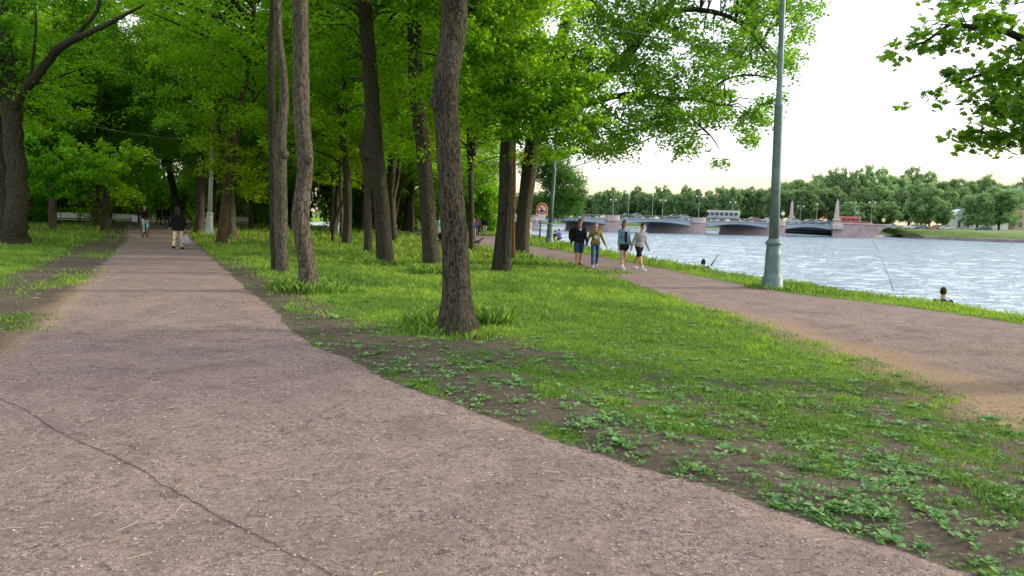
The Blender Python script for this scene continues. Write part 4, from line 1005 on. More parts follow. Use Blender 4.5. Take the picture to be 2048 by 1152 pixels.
# ------------------------------------------------------------------ far bank
def farbank():
    P = [at(a,c,WZ) for a,c in ((1742,472.5),(1800,474),(1850,478),(1900,480),(1960,483),(2048,486),(2250,494))]
    P = [Vector((bpt(1742,0).x, BY0+.3, WZ))]+P[1:]+[P[-1]+Vector((160,-20,0))]
    b = MB(); V = []
    n = len(P)
    for p in P:
        V += [p+Vector((0,0,-.8)), p+Vector((0,.2,.75)), p+Vector((0,1.0,.78))]
    b.add(V, [(3*i+k,3*i+3+k,3*i+4+k,3*i+1+k) for i in range(n-1) for k in (0,1)]); o = b.build('embankment_wall', plain('embank_stone', (.26,.22,.235), .9, .25, .4)); props(o, 'low pinkish stone embankment along the opposite riverbank', 'embankment')
    b = MB(); V = []; M_FT = plain('far_turf', (.13,.19,.05), .95, .25, .25, .2)
    prof = [(1.0,.74),(5,1.3),(12,2.25),(16,2.5),(24,2.55),(60,2.8),(260,3.4)]
    Q = [P[0]+Vector((-4,0,0))]+P[1:]
    for p in Q:
        for d, h in prof: V.append(p+Vector((0,d,h)))
    k = len(prof); b.add(V, [(k*i+j,k*i+k+j,k*i+k+j+1,k*i+j+1) for i in range(len(Q)-1) for j in range(k-1)])
    o = b.build('far_bank', M_FT, None, True); o['kind'] = 'structure'
    # land behind the bridge
    Q = [(-420,330),(-120,330),(-25,318),(40,306),(95,292),(140,262),(150,216),(400,205)]
    b = MB(); V = []; prof = [(0,-.6),(.3,.5),(6,1.6),(14,2.4),(30,2.7),(400,3)]
    for x,y in Q:
        for d,h in prof: V.append((x - (.25*d if x > 80 else 0), y+d, WZ+h))
    k = len(prof); b.add(V, [(k*i+j,k*i+k+j,k*i+k+j+1,k*i+j+1) for i in range(len(Q)-1) for j in range(k-1)]); o = b.build('far_bank', plain('far_turf2', (.10,.17,.05), .95, .25, .25, .2), None, True); o['kind'] = 'structure'
    b = MB(); Pq = [Vector((x,y-.4,WZ+.15)) for x,y in Q[1:6]]; b.tube(Pq, .45, 6); o = b.build('embankment_wall', M_WHITE and plain('embank_pale', (.5,.5,.5), .9, .2)); props(o, 'pale stone edging of the opposite bank seen under the arches', 'embankment')
    return P
FB = farbank()
def fz(x, y): return .15
# far trees: (px, py_top, Y, half width px)
rnd = random.Random(21)
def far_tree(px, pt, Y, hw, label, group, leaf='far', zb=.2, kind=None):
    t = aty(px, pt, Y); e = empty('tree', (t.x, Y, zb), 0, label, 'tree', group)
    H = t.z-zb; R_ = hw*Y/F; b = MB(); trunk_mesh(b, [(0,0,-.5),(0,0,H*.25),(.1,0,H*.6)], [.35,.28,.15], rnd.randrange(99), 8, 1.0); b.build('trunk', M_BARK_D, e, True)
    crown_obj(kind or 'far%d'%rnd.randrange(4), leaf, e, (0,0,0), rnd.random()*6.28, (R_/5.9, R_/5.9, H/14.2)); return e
lab1 = ('tree in the hazy row beyond the left half of the bridge', 'trees beyond the left half of the bridge')
tops = [(1180,392),(1200,386),(1222,380),(1248,392),(1272,386),(1295,384),(1320,380),(1345,386),(1370,382),(1395,378),(1420,388),(1445,382),(1470,376),(1495,374),(1520,382),(1545,376)]
for i,(px,pt) in enumerate(tops):
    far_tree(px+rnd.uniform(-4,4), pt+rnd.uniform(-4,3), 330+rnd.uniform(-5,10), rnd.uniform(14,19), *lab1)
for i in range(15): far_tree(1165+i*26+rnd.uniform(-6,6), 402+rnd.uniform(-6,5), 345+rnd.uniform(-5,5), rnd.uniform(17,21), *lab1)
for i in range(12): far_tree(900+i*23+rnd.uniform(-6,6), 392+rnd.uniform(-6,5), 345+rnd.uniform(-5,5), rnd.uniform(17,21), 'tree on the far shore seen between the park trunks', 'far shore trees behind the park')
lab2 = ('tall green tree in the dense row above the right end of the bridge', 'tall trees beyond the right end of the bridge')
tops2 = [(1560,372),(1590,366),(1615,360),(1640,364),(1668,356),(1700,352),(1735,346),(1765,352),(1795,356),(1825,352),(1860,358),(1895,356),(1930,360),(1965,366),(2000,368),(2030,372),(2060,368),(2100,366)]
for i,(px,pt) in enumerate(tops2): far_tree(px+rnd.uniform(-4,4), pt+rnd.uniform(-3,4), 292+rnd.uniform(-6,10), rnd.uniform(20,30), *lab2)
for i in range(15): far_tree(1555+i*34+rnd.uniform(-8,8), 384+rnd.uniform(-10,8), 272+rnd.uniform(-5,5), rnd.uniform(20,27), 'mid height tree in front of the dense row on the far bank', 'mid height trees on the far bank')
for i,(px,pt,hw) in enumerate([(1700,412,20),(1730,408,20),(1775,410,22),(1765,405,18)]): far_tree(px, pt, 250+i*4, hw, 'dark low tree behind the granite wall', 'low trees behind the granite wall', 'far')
far_tree(1848, 376, 232, 31, 'broad cone shaped tree standing forward behind the parked cars', None)
far_tree(1890, 410, 236, 14, 'small light tree left of the white pavilion', None)
far_tree(1960, 388, 226, 26, 'broad tree directly right of the white pavilion', None)
far_tree(2005, 376, 228, 32, 'big tree in front of the pinkish building at the right edge', None)
# parked cars
for i,(px,py,col,lab) in enumerate([(1787,460,(.30,.36,.38),'grey car parked where the granite wall ends'),(1822,461,(.62,.63,.62),'white car parked under the cone shaped tree'),(1846,463,(.12,.20,.24),'dark teal car parked right of the white one'),
        (1870,463,(.40,.16,.18),'reddish car parked in the middle of the row'),(1892,463,(.5,.55,.56),'silver car parked left of the pavilion'),(1966,465,(.05,.07,.14),'dark blue car parked right of the pavilion')]):
    Y = 221-.055*(px-1787); p = aty(px, py, Y); car(Vector((p.x, Y, .12)), rad(4 if i%2 else 176), col, lab, 'cars parked on the far bank')
# pavilion
pv = aty(1922, 468, 240); e = empty('pavilion', (pv.x,240,.2), 0, 'small white pavilion with a round arched front half hidden by trees', 'pavilion')
M_PLW = plain('white_plaster', (.62,.64,.66), .8, .08, .6, .05); M_ROOFW = plain('pale_roof', (.42,.5,.55), .6, .1)
b = MB(); b.box((0,1,2.4),(4.6,4,4.8)); b.build('wall', M_PLW, e)
b = MB(); n = 14; arc = [(2.7*math.cos(t), 4.8+2.1*math.sin(t)) for t in np.linspace(0, math.pi, n)]; b.prism(arc, Matrix.Translation((0,-1.25,0)), 4.4); b.build('arched_gable', M_PLW, e)
b = MB(); b.tube([(x,-1.3,z+.05) for x,z in arc], .22, 6); b.build('archivolt', M_ROOFW, e)
b = MB(); b.prism([(.75*math.cos(t),4.9+.85*math.sin(t)) for t in np.linspace(0,math.pi,8)], Matrix.Translation((0,-1.32,0)), .1); b.build('window', M_GLASS, e)
for x in (-1.5,1.5): b = MB(); b.box((x,-1.02,2.0),(.7,.1,2.4)); b.build('window', M_GLASS, e)
b = MB(); b.box((9,2,1.2),(14,3,2.6)); b.build('side_wing', M_PLW, e)
# pinkish house at the right edge
hb = aty(2062, 468, 262); e = empty('house', (hb.x,262,.2), 0, 'pinkish house with a green roof cut by the right edge of the picture', 'house')
b = MB(); b.box((0,4,6.8),(14,10,13.6)); b.build('wall', plain('pink_plaster', (.42,.31,.27), .85, .08, .5), e)
b = MB(); b.prism([(-7.6,13.6),(7.6,13.6),(5.5,15.6),(-5.5,15.6)], Matrix.Translation((0,-1.6,0)), 11.2); b.build('roof', plain('green_roof', (.16,.24,.2), .6, .1), e)
for fl in range(4):
    for i in range(4): b = MB(); b.box((-5+i*3.3,-1.02,2.2+fl*3.1),(1.1,.08,1.7)); b.build('window', M_GLASS, e)
# spire above the trees
sp = aty(1655, 354, 420); e = empty('church_spire', (sp.x,420,8), 0, 'thin dark church spire poking above the far trees', 'spire')
H = sp.z-8; b = MB(); b.lathe([(2.2,0),(2.2,H*.35),(1.6,H*.42),(1.1,H*.6),(.15,H)], seg=8); b.build('spire', plain('spire_slate', (.10,.12,.14), .6), e)
b = MB(); b.box((0,0,H*.2),(5,5,H*.4)); b.build('tower', plain('spire_slate', (.10,.12,.14), .6), e)
# ------------------------------------------------------------------ the round sign by the river
g = ground(1079,478); e = empty('sign_post', g, 0, 'white board with a red ringed round prohibition sign on a dark post', 'sign'); sY = g.y
t = aty(1084,418,sY)-g
b = MB(); b.tube([(0,0,-.1),(.05,0,t.z-.8),(.1,.04,t.z+.3)], .06, 8); b.build('post', M_DARK, e, True)
s_ = sY/F
b = MB(); W2 = 12*s_; H2 = 14*s_
arc = [(t.x+W2*math.cos(a), t.z+W2*math.sin(a)) for a in np.linspace(0, math.pi, 14)]
b.prism(arc+[(t.x-W2, t.z-H2),(t.x+W2, t.z-H2)], Matrix.Translation((0,-.10,0)), .05); b.build('board', plain('sign_orange', (.66,.36,.24), .5, .1), e)
b = MB(); w2 = W2*.80; arc = [(t.x+w2*math.cos(a), t.z+w2*math.sin(a)) for a in np.linspace(0, 2*math.pi, 22, endpoint=False)]; b.prism(arc, Matrix.Translation((0,-.125,0)), .02); b.build('face', plain('sign_white', (.78,.74,.78), .5, .04), e)
b = MB(); q = MB()
ring = [(t.x+w2*.98*math.cos(a), -.135, t.z+w2*.98*math.sin(a)) for a in np.linspace(0, 2*math.pi, 25)]
b.tube(ring, .055, 6, False); b.tube([(t.x-w2*.65,-.135,t.z+w2*.65),(t.x+w2*.1,-.135,t.z-w2*.1)], .045, 4); b.build('red_ring', plain('sign_red', (.62,.06,.04), .5, .05), e)
b = MB(); b.box((t.x, -.14, t.z-w2*.42),(w2*.95,.02,.13)); b.box((t.x-.05,-.14,t.z-w2*.2),(.08,.02,.35)); b.build('pictogram', M_DARK, e)
b = MB(); b.box((t.x, -.14, t.z-H2*1.12),(W2*1.3,.04,.55)); b.build('lower_plate', plain('sign_white', (.78,.74,.78), .5, .04), e)
# ------------------------------------------------------------------ benches
M_SLAT = plain('bench_slats', (.55,.56,.52), .6, .15, 6); M_CONC = plain('bench_iron', (.10,.11,.11), .7)
def bench(px, py, rz, L, label):
    g = ground(px, py); e = empty('bench', g, rz, label, 'bench', 'white benches in the wood')
    b = MB()
    for i in range(4): b.box((0,-.22+i*.13,.46),(L,.10,.035))
    b.build('seat', M_SLAT, e)
    b = MB()
    for i in range(3): b.box((0,.30+i*.035,.62+i*.13),(L,.03,.10))
    b.build('backrest', M_SLAT, e)
    for s in (-1,1): b = MB(); b.prism([(0,0),(.08,0),(.08,.46),(0,.46)], Matrix.Translation((s*(L/2-.25)-.04,-.26,0)), .5); b.tube([(s*(L/2-.25),.24,.3),(s*(L/2-.25),.38,.95)], .035, 6); b.build('leg', M_CONC, e)
bench(146,452,rad(4),2.5,'white bench standing between the slim and the upright trunks at left'); bench(247,451,0,2.2,'white bench at the far end of the path left of the cyclist')
bench(468,457,rad(-6),2.3,'white bench right of the pale lamp post behind the leaning trunk'); bench(832,461,rad(5),1.3,'short white bench between the tall trunks in the middle lawn')
g = ground(270,453); e = empty('notice_board', g, 0, 'small square white board standing at the end of the path', 'notice board')
b = MB(); b.box((0,0,.62),(.42,.04,.5)); b.build('panel', plain('sign_white', (.78,.74,.78), .5, .04), e)
for s in (-1,1): b = MB(); b.box((s*.18,.04,.4),(.04,.04,.8)); b.build('leg', M_CONC, e)
# ------------------------------------------------------------------ people
SKIN = plain('skin', (.46,.27,.19), .6, .08, 9, .02, .3); SKIN2 = plain('skin_tan', (.38,.20,.13), .6, .08, 9, .02, .3)
def cloth(name, col): return plain('cloth_'+name, col, .9, .3, 14, .5, .1)
HAIRC = {'black': plain('hair_black', (.018,.014,.012), .6, .3, 40, .4), 'brown': plain('hair_brown', (.07,.04,.022), .6, .3, 40, .4), 'fair': plain('hair_fair', (.22,.13,.07), .6, .3, 40, .4), 'grey': plain('hair_grey', (.25,.24,.23), .6, .3, 40, .4)}
def cone(b, p, r0, q, r1, f0=False, f1=False, seg=14, sx=1.0):
    p = Vector(p); q = Vector(q); t = (q-p).normalized(); P = []; R_ = []
    if not f0:
        for a in (80,55,28): P.append(p-t*r0*math.sin(rad(a))); R_.append(r0*math.cos(rad(a)))
    P.append(p); R_.append(r0); P.append(p.lerp(q,.5)); R_.append((r0+r1)/2); P.append(q); R_.append(r1)
    if not f1:
        for a in (28,55,80): P.append(q+t*r1*math.sin(rad(a))); R_.append(r1*math.cos(rad(a)))
    b.tube(P, R_, seg, True, sx)
def fuse(b, name, mat, parent, vox=.009, smooth=3):
    o = b.build(name, mat, parent, True)
    m = o.modifiers.new('fuse', 'REMESH'); m.mode = 'VOXEL'; m.voxel_size = vox; m.use_smooth_shade = True
    s = o.modifiers.new('soft', 'SMOOTH'); s.iterations = smooth; s.factor = .5
    APPLY.append(o); return o
def person(loc, rz, H, label, top=None, topcol='x', sleeve=1.0, bottom=None, botlen=1.0, skirt=None, coat=None, shoes=None, hair='brown', hairstyle='short', legs=((25,10),(-20,15)), arms=((-20,10,15),(20,10,20)),
           lean=(0,0), headyaw=0, headpitch=0, female=False, cap=None, detail=True, group=None, skin=SKIN, sock=None, sit=None, bulk=1.0, vox=.009, headscale=1.0):
    k = H/1.75; e = empty('person', loc, rz, label, 'person', group)
    F_ = lambda a: rad(a)
    sw = .155 if female else .178; hw = .092; thL, shL, anH = .43*k, .42*k, .085*k
    # legs
    J = {}; low = 1e9
    for i, s in enumerate((-1,1)):
        t, kb = legs[i][0], legs[i][1]; ab = legs[i][2] if len(legs[i]) > 2 else 2
        hip = Vector((s*hw*k,0,0)); kn = hip+Vector((s*math.sin(F_(ab)), -math.sin(F_(t)), -math.cos(F_(t))))*thL
        an = kn+Vector((s*math.sin(F_(ab))*.3, -math.sin(F_(t-kb)), -math.cos(F_(t-kb))))*shL
        J[s] = (hip, kn, an); low = min(low, an.z)
    pz = (-low+anH) if sit is None else sit
    up = Vector((0,0,pz))
    for s in J: J[s] = tuple(p+up for p in J[s])
    P = up.copy(); sd = Vector((math.sin(F_(lean[0])), -math.sin(F_(lean[1])), math.cos(F_(lean[1]))*math.cos(F_(lean[0])))); side = Vector((1,0,-math.sin(F_(lean[0])))).normalized(); fw = side.cross(sd).normalized()*-1
    # fw points to the chest side (-Y)
    if fw.y > 0: fw = -fw
    S_ = lambda t, x=0, y=0: P+sd*(t*.50*k)+side*(x*k)+fw*(y*k)
    def torso(b, g=0, t0=-.14, t1=1.0, wide=1.0, hem=0):
        sec = [(-.16,.10,.075),(-.08,.135,.095),(.0,.158 if not female else .165,.108),(.16,.142 if not female else .132,.10),(.32,.135 if not female else .118,.094),(.55,.158 if not female else .138,.108),(.75,.172 if not female else .150,.112),(.90,.165 if not female else .145,.095),(.97,.12,.075),(1.02,.07,.06)]
        R_ = []
        for t, w, d in sec:
            if t < t0-.001 or t > t1+.001: continue
            w = (w+g)*wide*bulk; d = (d+g)*bulk
            if t <= .2: w += hem; d += hem
            R_.append([S_(t, w*math.copysign(abs(math.cos(a))**.8, math.cos(a)), d*math.copysign(abs(math.sin(a))**.85, math.sin(a))) for a in [2*math.pi*j/20 for j in range(20)]])
        b.loft(R_)
    ARM = {}
    for i, s in enumerate((-1,1)):
        a, ab, el = arms[i][:3]; sh = S_(.90, s*sw, 0); inw = arms[i][3] if len(arms[i]) > 3 else 0
        d1 = Vector((s*math.sin(F_(ab)), -math.sin(F_(a))*math.cos(F_(ab)), -math.cos(F_(a))*math.cos(F_(ab)))).normalized()
        d2 = Vector((s*math.sin(F_(ab-inw)), -math.sin(F_(a+el))*math.cos(F_(ab)), -math.cos(F_(a+el))*math.cos(F_(ab)))).normalized()
        elb = sh+d1*.30*k; wr = elb+d2*.26*k; ARM[s] = (sh, elb, wr, d2)
    hd = S_(1.0)+sd*.05*k; hc = hd+(sd*.15+fw*.018)*k; RH = Matrix.Rotation(F_(headyaw),3,'Z') @ Matrix.Rotation(F_(headpitch),3,'X')
    hl = lambda x,y,z: hc+RH @ Vector((x*k*headscale,y*k*headscale,z*k*headscale))
    # --- body
    b = MB(); torso(b)
    cone(b, S_(.98), .058*k, hc-sd*.05*k, .052*k)
    q = MB(); q.ball((0,0,0), (.074*k*headscale,.092*k*headscale,.112*k*headscale), 16, RH.to_4x4()); b.add([Vector(v)+hc for v in q.v], q.f)
    cone(b, hl(0,-.035,-.055), .048*k, hl(0,-.052,-.082), .026*k)                       # jaw
    cone(b, hl(0,-.085,.012), .011*k, hl(0,-.104,-.022), .014*k)                        # nose
    for s in (-1,1): b.ball(hl(s*.076,.005,-.012), (.012*k,.02*k,.03*k), 8)              # ears
    for s in (-1,1):
        sh, elb, wr, d2 = ARM[s]; cone(b, sh, .05*k*bulk, elb, .038*k); cone(b, elb, .039*k, wr, .026*k)
        lat = d2.cross(Vector((s*1.0,0,.0))).normalized(); pn = d2.cross(lat).normalized()
        palm = wr+d2*.085*k; b.tube([wr, wr+d2*.03*k, palm], [.026*k,.036*k,.038*k], 10, True, .5)
        for f_, (off, ln) in enumerate(((-.030,.068),(-.010,.078),(.010,.073),(.029,.058))):
            r0 = palm+lat*off*k-d2*.01*k; curl = pn*(-s)*.35
            m1 = r0+(d2+curl*.3).normalized()*ln*.5*k; b.tube([r0, m1, m1+(d2+curl*1.6).normalized()*ln*.5*k], [.010*k,.009*k,.007*k], 8)
        r0 = wr+d2*.03*k-lat*.028*k; b.tube([r0, r0+(d2*.6-lat*.7).normalized()*.035*k, r0+(d2*.9-lat*.65).normalized()*.065*k], [.012*k,.011*k,.008*k], 8)
        hip, kn, an = J[s]; cone(b, hip, .082*k*bulk, kn, .052*k); cone(b, kn, .054*k, kn.lerp(an,.35)+Vector((0,.012*k,0)), .056*k); cone(b, kn.lerp(an,.35)+Vector((0,.012*k,0)), .056*k, an, .034*k)
        cone(b, an, .034*k, an+Vector((0,-.10*k,-.055*k)), .026*k)
    fuse(b, 'body', skin, e, vox)
    # --- face details
    if detail:
        for s in (-1,1): bb = MB(); bb.ball(hl(s*.030,-.083,.012), (.012*k,.007*k,.008*k), 8); bb.build('eye', HAIRC['black'], e, True)
        bb = MB(); bb.ball(hl(0,-.092,-.052), (.022*k,.006*k,.006*k), 8); bb.build('mouth', plain('lips', (.32,.10,.08), .5), e, True)
        for s in (-1,1): bb = MB(); bb.tube([hl(s*.014,-.090,.030), hl(s*.045,-.080,.032)], .005*k, 5); bb.build('eyebrow', HAIRC[hair], e, True)
    # --- hair
    b = MB(); q = MB(); q.ball((0,0,0), (.083*k*headscale,.098*k*headscale,.108*k*headscale), 14, RH.to_4x4()); b.add([Vector(v)+hl(0,.016,.022) for v in q.v], q.f)
    if hairstyle == 'long':
        for s in (-1,0,1): cone(b, hl(s*.045,.045,0), .045*k, hl(s*.06,.06,-.20), .035*k)
    elif hairstyle == 'bun': b.ball(hl(0,.08,.07), .045*k, 10)
    elif hairstyle == 'bob':
        for s in (-1,0,1): cone(b, hl(s*.05,.035,0), .045*k, hl(s*.055,.04,-.09), .03*k)
    fuse(b, 'hair', HAIRC[hair], e, .008)
    if cap:
        b = MB(); q = MB(); q.ball((0,0,0), (.09*k,.105*k,.075*k), 16, RH.to_4x4()); b.add([Vector(v)+hl(0,.008,.062) for v in q.v], q.f); b.box((0,0,0),(.13*k,.09*k,.014*k), Matrix.Translation(hl(0,-.12,.052)) @ RH.to_4x4()); fuse(b, 'cap', cloth('cap_%s'%cap[0], cap[1]), e, .008)
    # --- clothes
    if top:
        b = MB(); torso(b, .018, -.08 if not coat else -.14, .98, 1.03, .012)
        for s in (-1,1):
            sh, elb, wr, d2 = ARM[s]; cone(b, sh, .066*k*bulk, elb, .052*k)
            if sleeve > .5: cone(b, elb, .053*k, elb.lerp(wr, (sleeve-.5)*2), .042*k, False, True)
        cone(b, S_(.95), .085*k, S_(1.03), .066*k, True, True)
        fuse(b, top, cloth(*topcol), e, .010)
    if coat:
        b = MB(); lo = coat[0]; 
        r = lambda z, w, d: [Vector((w*k*math.cos(a), d*k*math.sin(a)+z[1], z[0])) for a in [2*math.pi*j/20 for j in range(20)]]
        b.loft([r((P.z-lo*k,.0),.245,.20), r((P.z-lo*.5*k,0),.225,.175), r((P.z+.05*k,0),.19,.145), r((P.z+.25*k,0),.17,.13)]); fuse(b, 'coat_skirt', cloth(*topcol), e, .012)
    if bottom:
        b = MB(); torso(b, .013, -.16, .16, 1.02)
        for s in (-1,1):
            hip, kn, an = J[s]; w = .10 if botlen < .75 else .094
            if botlen <= .5: cone(b, hip, (w+.004)*k, hip.lerp(kn, botlen*2), (.088 if botlen < .5 else .078)*k, False, True)
            else:
                cone(b, hip, w*k, kn, .066*k); cone(b, kn, .066*k, kn.lerp(an, (botlen-.5)*2), (.062 if botlen < 1 else .054)*k, False, True)
        fuse(b, bottom[0], cloth(*bottom[1]), e, .010)
    if skirt:
        b = MB(); z1 = P.z+.06*k; z0 = P.z-skirt[0]*k
        r = lambda z, w, d: [Vector((w*k*math.cos(a), d*k*math.sin(a), z)) for a in [2*math.pi*j/20 for j in range(20)]]
        b.loft([r(z0,.205,.17), r((z0+z1)/2,.195,.145), r(z1,.155,.115)]); fuse(b, 'skirt', cloth(*skirt[1]), e, .010)
    for s in (-1,1):
        hip, kn, an = J[s]
        if sock: b = MB(); cone(b, an+Vector((0,0,.09*k)), .042*k, an, .038*k, True); b.build('sock', cloth(*sock), e, True)
        if shoes:
            b = MB(); tz = min(an.z-.055*k, 1e9); cone(b, an+Vector((0,.025*k,-.035*k)), .043*k, an+Vector((0,-.15*k,-.055*k)), .036*k); cone(b, an+Vector((0,0,0)), .045*k, an+Vector((0,0,-.04*k)), .045*k); b.box((0,0,0),(.085*k,.25*k,.03*k), Matrix.Translation(an+Vector((0,-.06*k,-.075*k)))); fuse(b, 'shoe', cloth(*shoes), e, .008)
    e['_'] = 0; del e['_']
    return e, ARM, J, S_, k
def gp(px, py): return ground(px, py)
# four friends walking on the riverside path
GF = None
e, A, J, S_, k = person(gp(1157,533), rad(8), 1.80, 'man in a dark jacket, blue shorts and cap, leftmost of the four', 'jacket', ('navyblack', (.012,.014,.02)), 1.0, ('shorts', ('blue_print', (.03,.06,.14))), .48,
       shoes=('black', (.015,.015,.015)), hair='brown', legs=((14,4),(-14,12)), arms=((-6,14,18),(8,8,22)), cap=('dark', (.09,.07,.06)), lean=(0,3), bulk=1.06, skin=SKIN2)
b = MB(); b.add([S_(.93,-.05,.118), S_(.93,.05,.118), S_(.78,0,.142)], [(0,1,2)]); b.tube([S_(.97,-.05,.09),S_(.80,-.005,.14)], .014, 6); b.tube([S_(.97,.05,.09),S_(.80,.005,.14)], .014, 6); b.build('collar', cloth('white', (.7,.7,.7)), e)
bg = empty('backpack', e.location, rad(8), 'bulky black backpack on the shoulder of the man in the cap', 'backpack')
b = MB(); b.ball(S_(.42,-.23,-.16), (.15,.16,.26), 16); b.ball(S_(.28,-.25,-.20), (.12,.13,.14), 12); fuse(b, 'bag', cloth('black', (.012,.012,.016)), bg, .012)
b = MB(); b.tube([S_(.95,-.13,.0), S_(.85,-.15,.13), S_(.5,-.17,.12), S_(.25,-.2,-.02)], .016, 6, True, 1.6); b.build('strap', cloth('black', (.012,.012,.016)), bg, True)
e, A, J, S_, k = person(gp(1189,534), rad(4), 1.68, 'woman in a mustard camouflage sweater and blue jeans, second of the four walkers', 'sweater', ('mustard', (.21,.16,.035)), 1.0, ('jeans', ('denim', (.035,.085,.20))), 1.0,
       shoes=('whitepink', (.6,.55,.58)), hair='fair', hairstyle='bun', legs=((12,2),(-10,14)), arms=((-14,20,12),(10,22,14)), female=True, bulk=1.04)
b = MB()
for i in range(26):
    a = random.uniform(-1.3,1.3); t = random.uniform(.1,.85); b.ball(S_(t, .148*math.sin(a), .128*math.cos(a)), (.03,.03,.022), 6)
b.build('camouflage_patches', cloth('olive', (.10,.10,.03)), e, True)
b = MB(); b.ball(S_(.48,.0,.135), (.085,.02,.085), 12); b.build('chest_print', cloth('pale', (.45,.5,.48)), e, True)
e, A, J, S_, k = person(gp(1246,538), rad(18), 1.77, 'woman in a denim jacket and short black skirt looking right, third of the four walkers', 'denim_jacket', ('lightdenim', (.12,.22,.28)), 1.0, ('shorts', ('black', (.012,.012,.016))), .3,
       skirt=(.19, ('black2', (.014,.012,.018))), shoes=('white', (.65,.65,.68)), sock=('white', (.65,.65,.68)), hair='brown', hairstyle='long', legs=((10,0),(-14,16)), arms=((-4,6,12),(8,5,16)), female=True, headyaw=35)
b = MB(); b.loft([[S_(t, w*math.cos(a)*.45, .132+.012*0) for a in (math.pi,0)]+[S_(t, .05, .142), S_(t,-.05,.142)] for t, w in ((.05,.1),(.9,.1))]); b.build('dark_top', cloth('black', (.012,.012,.016)), e)
b = MB(); b.tube([S_(.99,-.06,.07),S_(.86,-.03,.14),S_(.86,.03,.14),S_(.99,.06,.07)], .014, 6); b.build('collar', cloth('white', (.7,.7,.7)), e)
hp = A[-1][2]+A[-1][3]*.13; cpe = empty('cup', e.location, rad(18), 'white paper cup in the right hand of the woman in denim', 'cup'); b = MB(); b.lathe([(.028,-.05),(.038,.06),(.04,.062),(.04,.07)], hp, 12); b.build('cup', cloth('white', (.7,.7,.7)), cpe, True)
e, A, J, S_, k = person(gp(1277,539), rad(30), 1.75, 'young man in a grey sweatshirt and black shorts looking down, rightmost of the four', 'sweatshirt', ('greymarl', (.27,.28,.30)), 1.0, ('shorts', ('black', (.012,.012,.016))), .5,
       shoes=('white', (.65,.65,.68)), sock=('white', (.65,.65,.68)), hair='black', legs=((26,4),(-24,8)), arms=((-22,14,14),(-18,18,35)), lean=(0,10), headyaw=-12, headpitch=22, bulk=1.05)
# woman in black on the wood path, seen from behind
e, A, J, S_, k = person(gp(357,498), rad(188), 1.60, 'woman in a long black jacket and cream trousers walking up the wood path', 'jacket', ('coatblack', (.010,.010,.011)), 1.0, ('trousers', ('cream', (.62,.52,.38))), 1.0,
       coat=(.17,), shoes=('black', (.015,.015,.015)), hair='black', hairstyle='long', legs=((8,2),(-14,10)), arms=((6,8,10),(18,22,6)), female=True, detail=False, bulk=1.2)
hp = e.location+Matrix.Rotation(rad(188),3,'Z') @ (A[-1][2]+A[-1][3]*.12*k)
bg = empty('shopping_bag', hp, rad(20), 'grey and black shopping bag carried by the woman in black', 'bag')
b = MB(); b.loft([[Vector((x*w,y*d,z)) for x,y in ((-1,-1),(-.3,-1.3),(.3,-1.3),(1,-1),(1,1),(0,1.3),(-1,1))] for z,w,d in ((-.50,.13,.07),(-.44,.17,.09),(-.30,.17,.08),(-.18,.10,.05),(-.10,.05,.02))]); b.build('bag', cloth('baggrey', (.34,.36,.40)), bg, True)
b = MB(); b.tube([(-.05,0,-.16),(-.03,0,0),(.03,0,0),(.05,0,-.16)], .012, 6); b.build('handle', M_DARK, bg, True)
